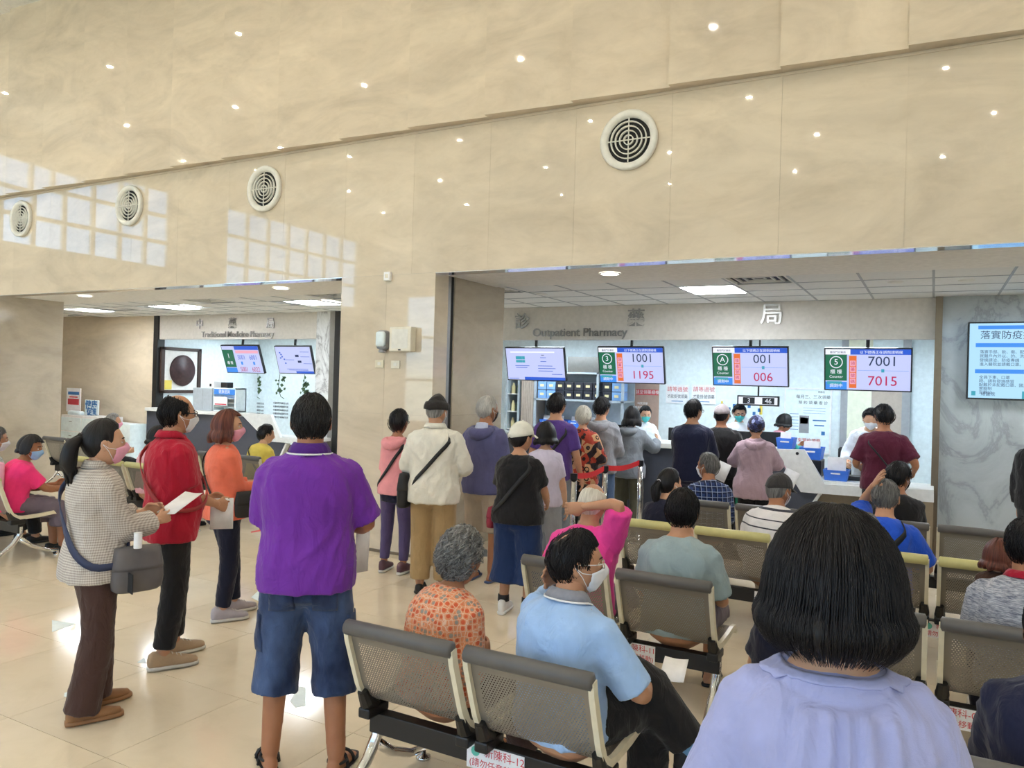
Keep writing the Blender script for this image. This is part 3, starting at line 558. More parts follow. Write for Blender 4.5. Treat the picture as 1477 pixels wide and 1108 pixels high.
bx=pxX(1206,YCF+.2,690); basket('blue basket with white packets on the low desk',bx,YCF+.24,zl+.001,.27,.26,.12,0,'counter baskets',0)
tag(MB().box(bx-.095,bx+.095,YCF+.19,YCF+.29,zl+.012,zl+.26,.006).build('packet_box','paper'),'white stack of packets standing in the low desk basket','papers')
r=thing('office_chair','black office chair behind the low desk','chair',(pxX(1232,11.1,650),11.2,0)); MB().box(-.22,.22,.15,.2,.62,1.05,.03).build('backrest','black_plastic',r,True); MB().box(-.23,.23,-.22,.22,.44,.5,.03).build('seat','black_plastic',r,True); MB().cyl((0,0,.08),.03,.36).build('column','black_metal',r)
for k in range(5): a=2*PI*k/5; MB().tube([(0,0,.1),(.28*math.cos(a),.28*math.sin(a),.05)],.02).cyl((.28*math.cos(a),.28*math.sin(a),0),.025,.05,8).build('leg','black_metal',r)
tag(MB().box(pxX(1222,YCF+.3,700),pxX(1240,YCF+.3,700),YCF+.3,YCF+.5,zl+.002,zl+.05,.005).build('card_reader','black_plastic'),'flat black card reader on the low desk','device')
# ---------------------------------------------------------------- left pharmacy contents
def onx(x,y,X): q=ray(x,y); q=q*(X/q.x); q.z+=CAMH; return q
A0=onx(231,500,-13.0); A1=onx(288,535,-13.0); A2=onx(231,567,-13.0); wa=A1.y-A0.y; ha=A0.z-A2.z
r=thing('framed_wall_piece','dark wooden frame holding a large round dark fungus on white mat','picture',(-12.998,(A0.y+A1.y)/2,(A0.z+A2.z)/2),PI/2)
for q in ((-wa/2,-wa/2+.08,-ha/2,ha/2),(wa/2-.08,wa/2,-ha/2,ha/2),(-wa/2,wa/2,-ha/2,-ha/2+.06),(-wa/2,wa/2,ha/2-.06,ha/2)): MB().box(q[0],q[1],-.05,0,q[2],q[3],.008).build('frame_rail','picture_brown',r)
box('mat_board','mat_white',-wa/2+.05,wa/2-.05,-.02,0,-ha/2+.04,ha/2-.04,r); R0=ha*.34
MB().lathe([(R0,-.02),(R0*1.01,-.04),(R0*.95,-.065),(R0*.75,-.06),(R0*.7,-.075),(R0*.45,-.07),(R0*.4,-.085),(R0*.15,-.08),(0,-.09)],(0,0,0),32,'y').xf(Matrix.Translation((.03,0,0))@Matrix.Diagonal((wa*.31/R0,1,1,1))).build('round_fungus','reishi',r,True)
flat('yellow_note','note_yellow',-wa/2+.1,-wa/2+.26,-ha/2+.07,-ha/2+.25,-.021,r,.003)
zcl=ony(346,596,YCF).z; YK=YCF+.25
def onctr(px): return ony(px,590,YK).x
r=thing('display_cabinet','glass fronted medicine display cabinet with a blue header','cabinet',(onctr(333),YK-.03,zcl+.002)); w=(onctr(349)-onctr(317))/2; h=ony(333,560,YK).z-zcl
MB().box(-w,-w+.02,-.12,.12,0,h).box(w-.02,w,-.12,.12,0,h).box(-w,w,-.12,.12,0,.02).box(-w,w,-.12,.12,h-.02,h).box(-w,w,.1,.12,0,h).build('body','sticker_white',r); box('header','scr_sky',-w+.02,w-.02,-.125,-.12,h*.72,h-.02,r); text('header_text','健康諮詢','scr_white',.07,(0,-.1255,h*.78),r,ext=.0005,align='CENTER'); box('glass_door','glass',-w+.02,w-.02,-.122,-.118,.02,h*.72,r)
flat('printed_sheet','paper',-w+.03,w*.3,h*.25,h*.62,-.124,r); flat('printed_line','ink_red',-w+.05,w*.2,h*.28,h*.33,-.1255,r,.001)
for k in range(3): MB().box(-w+.02,w-.02,-.11,.1,h*.18*(k+1),h*.18*(k+1)+.008).build('shelf_board','sticker_white',r)
xg=onctr(303); hg=ony(303,560,YK).z-zcl; wg=(onctr(317)-onctr(289))/2; r=thing('grey_cabinet','grey cabinet beside the glass display cabinet','cabinet',(xg,YK-.05,zcl+.002)); MB().box(-wg,wg-.01,-.12,.15,0,hg,.006).build('body','shelf_grey',r); flat('door_line','grey_plastic',-.002,.002,.02,hg-.02,-.12,r)
r=thing('label_printer','small white label printer on the grey cabinet','printer',(onctr(311),YK-.04,zcl+hg+.003)); MB().box(-.10,.08,-.08,.08,0,.13,.012).build('body','lamp_white',r); flat('slot','black_plastic',-.03,.02,.03,.08,-.08,r)
tag(MB().box(onctr(324)-.0,onctr(333),YK-.1,YK+.04,zcl+h+.003,zcl+h+.1,.01).build('card_terminal','black_plastic'),'small black terminal on the glass display cabinet','device')
# herb prints on the marble back wall
for k,(px,l) in enumerate(((401,'root herb'),(436,'leafy herb'),(472,'flowering herb'))):
    px=(369,404,440)[k]; r=thing('herb_print','printed %s drawing with columns of text on white marble'%l,'wall print',(Pb(px,560).x,YBK-.001,0)); random.seed(k)
    lf=[(-.035,0),(0,.05),(.035,0),(0,-.05)]
    for j in range(16):
        t=random.random(); a=random.uniform(0,PI); cx=random.uniform(-.14,.14); cz=Pb(px,552).z-.35*t+.12; s=random.uniform(.6,1.3)
        MB().prism([(cx+s*(x*math.cos(a)-z*math.sin(a)),cz+s*(x*math.sin(a)+z*math.cos(a))) for x,z in lf],-.004,-.001).build('leaf','leaf_green',r)
    MB().tube([(-.02,-.004,Pb(px,540).z),(-.06,-.004,Pb(px,560).z),(.02,-.004,Pb(px,572).z),(.12,-.004,Pb(px,575).z)],.006,5).build('stem','leaf_green',r)
    zz=Pb(px,583).z
    for j in range(5): text('printed_text','中藥材性味歸經功效','ink',.05,(-.2,-.002,zz-.075*j),r,ext=.0005)
# brochure cabinet at the stone wall
YBc=9.2
x0,x1,z0,z1=rectpx(88,600,148,628,YBc); r=thing('brochure_cabinet','low white cabinet with drawers against the polished stone wall','cabinet',(0,0,0)); xb=ony(184,610,YBc).x
MB().box(x0,x1,YBc,YBc+.42,.06,z1,.006).build('body','lamp_white',r); MB().box(x1+.01,xb,YBc+.05,YBc+.42,.06,z1-.1,.006).build('side_body','sticker_white',r); MB().box(x0+.03,xb-.03,YBc+.04,YBc+.4,0,.06).build('plinth','grey_plastic',r)
wv=(x1-x0)/2
for k in range(2):
    for j in range(3):
        d=MB().box(x0+.015+k*wv,x0+wv-.01+k*wv,YBc-.012,YBc,z1-.03-.28*(j+1),z1-.045-.28*j,.004).build('drawer','sticker_white',r); MB().box(x0+wv/2-.04+k*wv,x0+wv/2+.04+k*wv,YBc-.022,YBc-.012,z1-.13-.28*j,z1-.115-.28*j).build('handle','grey_plastic',d)
board('standing_leaflet_board','small pink and white leaflet board standing on the brochure cabinet',(97,560,117,594),YBc+.2,'paper',[('b','ink_red',.1,.9,.3,.55),('b','ink_blue',.1,.9,.72,.85),('b','tape_red',.2,.8,.6,.65)],cat='leaflet board')
YH=YBc+.15; c0=ony(132,588,YH); c0.z=z1+.032; r=thing('cutout_letter_sign','blue outlined cut-out lettering sign on the brochure cabinet','sign',(c0.x,YH,c0.z)); MB().box(-.22,.22,0,.02,-.02,.28,.01).build('board','sticker_white',r); MB().box(-.05,.05,.021,.12,-.02,.1,.01).build('prop','sticker_white',r)
text('lettering','健康','ink_blue',.19,(-.2,-.001,.11),r,ext=.003,bold=.004); text('lettering','促進','ink_blue',.15,(-.14,-.001,-.01),r,ext=.003,bold=.004)
tag(MB().box(x0+.1,x0+.5,YBc+.05,YBc+.17,z1+.001,z1+.08,.03).build('plastic_bag','sticker_white',None,True),'crumpled clear plastic bag lying on the brochure cabinet','bag')
# ---------------------------------------------------------------- belt barriers
def stanchion(p,label):
    r=thing('barrier_post',label,'barrier post',(p.x,p.y,0),0,'belt barrier posts'); MB().cyl((0,0,.03),.03,.86,14).build('pole','chrome',r,True); MB().lathe([(0,0),(.15,0),(.15,.012),(.05,.03),(.0,.03)]).build('base','chrome',r,True); MB().cyl((0,0,.89),.036,.06,14).build('belt_head','black_plastic',r); return r
SP=[onz(828,683,.95),onz(873,672,.95),onz(924,664,.95)]
for p,l in zip(SP,('steel barrier post beside the woman in the black top','steel barrier post between two red belts','steel barrier post nearest the slate counter')): stanchion(p,l)
def belt(a,b,label):
    V=[];N=8
    for i in range(N+1):
        t=i/N; p=a.lerp(b,t); z=.925-.03*math.sin(PI*t); n=(b-a).cross(Vector((0,0,1))).normalized()*.0015
        V+=[(p.x-n.x,p.y-n.y,z-.028),(p.x-n.x,p.y-n.y,z+.028),(p.x+n.x,p.y+n.y,z+.028),(p.x+n.x,p.y+n.y,z-.028)]
    Fc=[(4*i+k,4*i+(k+1)%4,4*i+4+(k+1)%4,4*i+4+k) for i in range(N) for k in range(4)]
    tag(mobj('barrier_belt',V,Fc,'rope_red'),label,'belt','red barrier belts')
def sh_(a,b): d=(b-a).normalized()*.037; return a+d,b-d
belt(*sh_(SP[0],SP[1]),'red belt from the post by the black top to the middle post'); belt(*sh_(SP[1],SP[2]),'red belt from the middle post to the post nearest the counter')
# floor markers
def sticker(label,pts,mat='sticker_white',name='floor_sticker',grp='white floor stickers'):
    P=[onz(*p) for p in pts]; n=len(P); V=[(p.x,p.y,.0006) for p in P]+[(p.x,p.y,.0016) for p in P]; tag(mobj(name,V,[tuple(range(n))[::-1],tuple(range(n,2*n))]+[(i,(i+1)%n,(i+1)%n+n,i+n) for i in range(n)],mat),label,'floor sticker',grp)
sticker('white triangle sticker on the floor by the brown trousers',[(75,895),(109,900),(75,912)]); sticker('small round white sticker behind the brown trousers',[(93,1000),(99,998),(108,999),(108,1004),(100,1007),(92,1005)])
sticker('small white sticker beside the tan sneakers',[(198,956),(208,949),(212,957)]); sticker('white arrow sticker beside the orange blouse woman',[(362,862),(372,853),(392,852),(392,868),(376,869)]); sticker('white square sticker between the denim shorts legs',[(418,1012),(430,990),(441,992),(441,1018),(426,1021)])
sticker('dark round floor mark near the pink shirt',[(865,795),(880,791),(893,794),(893,799),(880,801),(866,800)],'sticker_dark'); sticker('teal floor mark near the barrier posts',[(872,775),(890,768),(905,769),(905,786),(874,788)],'sticker_teal')
sticker('grey round floor mark beside the pillar base',[(655,797),(680,790),(703,793),(703,803),(660,803)],'sticker_dark'); sticker('thin red tape line on the floor behind the orange blouse woman',[(362,767),(392,761),(392,763),(362,769)],'tape_red')
# ---------------------------------------------------------------- benches
PROF=[(0.0,.775),(.012,.72),(.055,.60),(.085,.52),(.12,.455),(.165,.425),(.22,.415),(.40,.42),(.50,.43),(.56,.425),(.585,.40)]
def bench_unit_meshes():
    P=[Vector((y,z)) for y,z in PROF]; L=[0]
    for a,b in zip(P[:-1],P[1:]): L.append(L[-1]+(b-a).length)
    w=.245; V=[];A=[];Fc=[]
    us=[-w,-.215,.215,w]
    for (y,z),l in zip(PROF,L):
        for u in us: V.append((u,y,z)); A.append((u,l,0))
    k=len(us)
    for i in range(len(PROF)-1):
        for j in range(k-1): Fc.append((i*k+j,i*k+j+1,(i+1)*k+j+1,(i+1)*k+j))
    me=bpy.data.meshes.new('perforated_shell'); me.from_pydata(V,[],Fc); at=me.attributes.new('sheet','FLOAT_VECTOR','POINT'); at.data.foreach_set('vector',[c for a in A for c in a]); me.materials.append(M['perforated_steel']); me.polygons.foreach_set('use_smooth',[True]*len(me.polygons))
    return me
SHELL=bench_unit_meshes()
def side_frame(x):
    mb=MB(); V=[];Fc=[]; w=.011
    for i,(y,z) in enumerate(PROF):
        a=Vector(PROF[max(i-1,0)]); b=Vector(PROF[min(i+1,len(PROF)-1)]); t=(b-a).normalized(); n=Vector((-t.y,t.x)); 
        for s,h in ((-w,-.02),(w,-.02),(w,.014),(-w,.014)): V.append((x+s,y+n.x*h,z+n.y*h))
    for i in range(len(PROF)-1):
        for q in range(4): Fc.append((4*i+q,4*i+(q+1)%4,4*i+4+(q+1)%4,4*i+4+q))
    Fc+=[(3,2,1,0),tuple(len(V)-4+q for q in range(4))]; return mb.add(V,Fc)
BM={}
def bench(x0,y,n,col,label,grp,sign=None,pitch=.578):
    r=thing('waiting_bench',label,'bench',(x0,y,0),0,grp); key=col
    if key not in BM:
        b={}
        bb=MB().tube([(-.262,-.006,.775),(-.255,-.006,.775),(.255,-.006,.775),(.262,-.006,.775)],[.02,.032,.032,.02],14); b['bolster']=bb
        BM[key]=b
    W=.267
    for k in range(n):
        cx=W+k*pitch
        o=bpy.data.objects.new('seat_shell',SHELL); o.location=(cx,0,0); link(o,r)
        so=bpy.data.objects.new('bolster',BM[key].setdefault('bm',None) or BM[key].__setitem__('bm',meshof(BM[key]['bolster'],'bolster_'+col)) or BM[key]['bm']); so.location=(cx,0,0); link(so,r)
        for s in (-1,1):
            fo=bpy.data.objects.new('side_frame',FRAMEM); fo.location=(cx+s*.256,0,0); link(fo,r)
            bo=bpy.data.objects.new('bracket',BRKM); bo.location=(cx+s*.245,0,0); link(bo,r)
    tot=W*2+(n-1)*pitch
    MB().box(-.0,tot,.17,.23,.27,.36,.004).build('beam','black_metal',r)
    for x in ([.02,tot-.02] if n<4 else [.02,tot/2,tot-.02]):
        MB().tube([(x,.2,.33),(x,.2,.25),(x,.14,.17),(x,-.02,.05),(x,-.08,.02)],[.026,.026,.024,.02,.016],10).build('leg','chrome',r,True)
        MB().tube([(x,.2,.22),(x,.3,.14),(x,.45,.07),(x,.56,.05)],[.024,.024,.02,.016],10).build('leg','chrome',r,True)
        MB().lathe([(0,0),(.035,0),(.035,.012),(.012,.02),(.012,.06),(0,.06)],(x,.56,0),14).build('foot_pad','chrome',r,True); MB().lathe([(0,0),(.03,0),(.03,.01),(.012,.016),(.012,.04),(0,.04)],(x,-.07,0),14).build('foot_pad','chrome',r,True)
    if sign:
        l=flat('beam_label','paper',sign[0],sign[0]+.26,.255,.355,.168,r,.002); text('label_text',sign[1],'ink_red',.042,(sign[0]+.08,.1655,.315),l,ext=.0004); text('label_text','(請勿任意移動)','ink_red',.036,(sign[0]+.012,.1655,.268),l,ext=.0004); MB().lathe([(0,0),(.02,0),(.02,-.001),(0,-.001)],(sign[0]+.04,.166,.325),12,'y').build('emblem','sticker_teal',l)
    return r
def meshof(mb,mat,smooth=True):
    me=bpy.data.meshes.new('part'); me.from_pydata([tuple(v) for v in mb.v],[],mb.f); me.materials.append(M[mat]); me.polygons.foreach_set('use_smooth',[smooth]*len(me.polygons)); return me
M['bolster_gray']=M['bolster_grey']
FRAMEM=meshof(side_frame(0),'ivory',False)
BRKM=meshof(MB().prism([(-.02,.0),(.02,0),(.02,.14),(-.02,.14)],.0,.01).xf(Matrix.Identity(4)) if False else MB().box(-.03,.03,.10,.24,.355,.40,.008).tube([(0,.09,.48),(0,.12,.42),(0,.2,.37)],[.022,.03,.03],8),'black_metal',False)
RY=[2.495,4.0,5.55,6.86]
GB='rows of linked waiting seats'
bench(-2.11,RY[0],2,'grey','two seat perforated bench with grey bolsters behind the orange patterned blouse',GB,(.50,'新陳科-12'))
bench(-2.08,RY[1],2,'grey','two seat perforated bench with grey bolsters under the man in the teal grey shirt',GB,(.50,'新陳科-11'))
bench(-2.07,RY[2],2,'green','two seat bench with pale green bolsters before the striped shirt man',GB,(.98,'新陳科-10'))
bench(-2.07,RY[3],2,'grey','two seat bench with grey bolsters under the striped shirt man',GB)
bench(-.53,RY[0]-.0,3,'grey','three seat bench with grey bolsters carrying the person in navy jeans',GB)
bench(-.53,RY[1]-.02,3,'grey','three seat bench with grey bolsters in front of the navy jeans',GB,(.50,'新陳科-06'))
bench(-.53,RY[2]-.1,3,'green','three seat bench with pale green bolsters by the grey marble wall',GB,(.50,'新陳科-05'))
bench(-.53,RY[3]-.06,3,'grey','three seat bench with grey bolsters closest to the grey marble wall',GB)
XE=-7.42
bench(XE-.534-2*.578,RY[1]-.05,3,'green','three seat bench with pale bolsters under the pink shirt woman',GB)
bench(XE-.534-2*.578+.1,RY[2]-.05,3,'green','three seat bench with pale bolsters behind the ponytail woman',GB)
bench(XE-.534-2*.578+.2,RY[3]-.0,3,'grey','three seat bench with grey bolsters before the brochure cabinet',GB)
bench(-11.7,RY[3]-.02,3,'grey','three seat bench with grey bolsters beside the stone jamb',GB)
# ================================================================ PEOPLE
SK={'a':(196,148,116),'b':(172,120,88),'c':(214,170,140),'d':(150,98,70)}
for k,c in SK.items(): skin('skin_'+k,c)
plain('eye_white',(225,222,216),.25); plain('eye_dark',(32,24,20),.2); plain('brow',(46,36,32),.8)
for k,c in {'black':(13,12,14),'grey':(84,82,80),'white':(196,190,176),'darkgrey':(70,68,66),'brown':(66,36,30),'silver':(168,164,158),'salt':(24,23,24)}.items(): hairmat('hair_'+k,c,{'black':(34,31,33),'grey':(176,174,170),'white':(232,228,214),'darkgrey':(140,138,134),'brown':(120,66,52),'silver':(214,210,204),'salt':(58,56,56)}[k])
def V3(a): return np.array(a,float)
def loft(C,A,B,ex,fw,n=16,sup=2.3,capk=(.6,.6)):
    """closed loft of superellipse rings. C centres, A/B half sizes, ex right axes, fw forward axes"""
    C=[V3(c) for c in C]; m=len(C); ang=np.linspace(0,2*PI,n,endpoint=False); ca,sa=np.cos(ang),np.sin(ang)
    cx=np.sign(ca)*np.abs(ca)**(2/sup); sx=np.sign(sa)*np.abs(sa)**(2/sup); V=[];Fc=[]
    rings=[]
    d0=C[0]-C[1]; d0=d0/np.linalg.norm(d0); d1=C[-1]-C[-2]; d1=d1/np.linalg.norm(d1)
    rings.append((C[0]+d0*min(A[0],B[0])*capk[0],A[0]*.45,B[0]*.45,0)); 
    for i in range(m): rings.append((C[i],A[i],B[i],i))
    rings.append((C[-1]+d1*min(A[-1],B[-1])*capk[1],A[-1]*.45,B[-1]*.45,m-1))
    for c,a,b,i in rings:
        e=V3(ex[i] if isinstance(ex,list) else ex); f=V3(fw[i] if isinstance(fw,list) else fw)
        V+=[c+e*(a*p)+f*(b*q) for p,q in zip(cx,sx)]
    k=len(rings)
    for i in range(k-1):
        for j in range(n): Fc.append((i*n+j,i*n+(j+1)%n,(i+1)*n+(j+1)%n,(i+1)*n+j))
    Fc.append(tuple(range(n))[::-1]); Fc.append(tuple(range((k-1)*n,k*n)))
    return V,Fc
def limb(P,R,n=12,flat_=None,capk=(.7,.7)):
    P=[V3(p) for p in P]; m=len(P); ex=[];fw=[]; up=None
    for i in range(m):
        t=P[min(i+1,m-1)]-P[max(i-1,0)]; t=t/np.linalg.norm(t)
        if up is None:
            up=np.array([1.,0,0]); up=up-t*np.dot(up,t)
            if np.linalg.norm(up)<.2: up=np.array([0,1.,0])-t*t[1]
        up=up-t*np.dot(up,t); up=up/np.linalg.norm(up); ex.append(up); fw.append(np.cross(t,up))
    return loft(P,R,R if flat_ is None else [r*f for r,f in zip(R,flat_)],ex,fw,n,2.0,capk)
def dens(P,R,k=3):
    """subdivide a limb path with gently rounded joints"""
    P=[V3(p) for p in P]; Q=[];S=[]
    for i in range(len(P)-1):
        for j in range(k): t=j/k; Q.append(P[i]*(1-t)+P[i+1]*t); S.append(R[i]*(1-t)+R[i+1]*t)
    Q.append(P[-1]);S.append(R[-1]); Q2=[Q[0]]+[(Q[i-1]+2*Q[i]+Q[i+1])/4 for i in range(1,len(Q)-1)]+[Q[-1]]
    return Q2,S
def ik(S,T,l1,l2,pole):
    S,T,pole=V3(S),V3(T),V3(pole); d=T-S; L=np.linalg.norm(d); 
    if L>(l1+l2)*.995: T=S+d/L*(l1+l2)*.995; d=T-S; L=np.linalg.norm(d)
    if L<abs(l1-l2)+.03: L=abs(l1-l2)+.03
    a=(l1*l1-l2*l2+L*L)/(2*L); h=math.sqrt(max(l1*l1-a*a,0)); u=d/np.linalg.norm(d); p=pole-u*np.dot(pole,u); p=p/(np.linalg.norm(p)+1e-9)
    return S+u*a+p*h,T
def head_shape(az,el):
    d=np.stack([np.sin(az)*np.cos(el),np.cos(az)*np.cos(el),np.sin(el)],-1); p=d*np.array([.077,.096,.117]); s=np.clip(-d[...,2],0,1); fr=np.clip(d[...,1],0,1); bk=np.clip(-d[...,1],0,1)
    p[...,0]*=1-.30*s**1.4; p[...,1]*=1-.30*s*(bk>0)*np.minimum(bk*2,1); p[...,1]*=1+.05*bk*(d[...,2]>-.1)
    x,z=p[...,0],p[...,2]; f=(d[...,1]>.2)
    g=lambda cx,cz,wx,wz: np.exp(-(((x-cx)/wx)**2+((z-cz)/wz)**2))*f
    p[...,1]+=.020*g(0,-.030,.013,.018)+.010*g(0,-.005,.009,.024)-.007*g(.031,.006,.015,.010)-.007*g(-.031,.006,.015,.010)+.004*g(0,.03,.05,.012)+.005*g(0,-.067,.022,.010)+.009*g(0,-.1,.022,.02)+.004*g(.04,-.03,.018,.02)+.004*g(-.04,-.03,.018,.02)
    return p
def gridfaces(r,c,wrap=True):
    Fc=[]
    for i in range(r-1):
        for j in range(c if wrap else c-1): Fc.append((i*c+j,i*c+(j+1)%c,(i+1)*c+(j+1)%c,(i+1)*c+j))
    return Fc
def head_mesh(lod):
    nc,nr=((44,34) if lod==0 else ((32,24) if lod==1 else (22,16)))
    az=np.linspace(-PI,PI,nc,endpoint=False)
    # denser columns towards the face
    az=az-.35*np.sin(az); el=np.linspace(-PI/2+.08,PI/2-.05,nr); A,E=np.meshgrid(az,el); P=head_shape(A,E).reshape(-1,3)
    Fc=gridfaces(nr,nc); Fc.append(tuple(range(nc))[::-1]); Fc.append(tuple(range((nr-1)*nc,nr*nc))); V=[tuple(p) for p in P]
    if True:
        for s in (-1,1):
            o=len(V); m,k=8,10
            for i in range(m):
                th=PI*i/(m-1)
                for j in range(k):
                    ph=2*PI*j/k; X=.010*math.cos(th); rr=math.sin(th); Yv=.019*rr*math.cos(ph); Zv=.032*rr*math.sin(ph)
                    if X>0 : X-=.010*math.exp(-((Yv-.004)**2+(Zv-.002)**2)/.00012)
                    V.append((s*(.079+X+.25*(-Yv)),-.008+Yv,-.004+Zv-.0*Yv))
            Fc+=[tuple(o+q for q in f) for f in gridfaces(m,k)]
    return np.array(V),Fc
HEAD={l:head_mesh(l) for l in (0,1,2)}
# ---- hands -------------------------------------------------------
def hand_parts(curl,spread,thumb):
    """right hand, wrist at origin, fingers along -z, palm facing -x side, thumb towards +y"""
    L=[]
    L.append(loft([(0,0,.01),(0,.002,-.03),(0,.003,-.065),(0,.0,-.095)],[.017,.016,.014,.011],[.026,.036,.041,.038],(1,0,0),(0,1,0),12,2.4))
    for k,(y,ln) in enumerate(((.029,.070),(.010,.078),(-.010,.072),(-.028,.057))):
        p=np.array([0,y,-.090]); a=.10+curl*.55; d0=np.array([0,(1.5-k)*.10*spread,-1.]); pts=[p]
        for s,seg in enumerate((.45,.32,.23)):
            d=np.array([-math.sin(a),d0[1],-math.cos(a)]); p=p+d/np.linalg.norm(d)*ln*seg; pts.append(p); a+=curl*.75
        L.append(limb(*dens(pts,[.0092,.0088,.0080,.0066],2),8))
    t=[np.array([0,.022,-.022]),np.array([-.008,.048,-.045]),np.array([-.016-.02*thumb,.060-.02*thumb,-.075]),np.array([-.022-.035*thumb,.058-.032*thumb,-.1])]
    L.append(limb(*dens(t,[.013,.0115,.010,.0075],2),8)); return L
JOBS=[]
def joinparts(L):
    V=[];Fc=[]
    for v,f in L: o=len(V); V+=[tuple(p) for p in v]; Fc+=[tuple(i+o for i in q) for q in f]
    return V,Fc
def remesh_now(jobs):
    """voxel-merge queued shells in one evaluation; jobs: (obj, voxel, smooth_iters)"""
    tmp=[]
    for o,vx,it in jobs:
        m=o.modifiers.new('r','REMESH'); m.mode='VOXEL'; m.voxel_size=vx; m.use_smooth_shade=True
        s=o.modifiers.new('s','SMOOTH'); s.factor=.5; s.iterations=it
    bpy.context.view_layer.update(); dg=bpy.context.evaluated_depsgraph_get(); out=[]
    for o,vx,it in jobs: out.append(bpy.data.meshes.new_from_object(o.evaluated_get(dg)))
    for (o,vx,it),me in zip(jobs,out):
        old=o.data; mats=[m for m in old.materials]; o.modifiers.clear(); o.data=me; me.materials.clear()
        for m in mats: me.materials.append(m)
        bpy.data.meshes.remove(old)
HANDS={}
def prep_hands():
    spec={'relax':(.55,.6,.5),'flat':(.12,1.0,0),'fist':(1.35,.1,1.0),'hold':(.85,.3,.9)}; jobs=[]
    for k,a in spec.items():
        o=mobj('hand_'+k,*joinparts(hand_parts(*a)),None); jobs.append((o,.0042,3)); HANDS[k]=o
    remesh_now(jobs)
    for k,o in list(HANDS.items()):
        me=o.data; co=np.empty(len(me.vertices)*3); me.vertices.foreach_get('co',co); HANDS[k]=(co.reshape(-1,3),[tuple(p.vertices) for p in me.polygons]); bpy.data.objects.remove(o)
prep_hands()
def smoothstep(x): x=np.clip(x,0,1); return x*x*(3-2*x)
def rotm(yaw,pitch,roll=0):
    return np.array(Matrix.Rotation(yaw,3,'Z')@Matrix.Rotation(pitch,3,'X')@Matrix.Rotation(roll,3,'Y'))
PENDING=[]   # (obj, voxel, smooth, fold amplitude, seed)
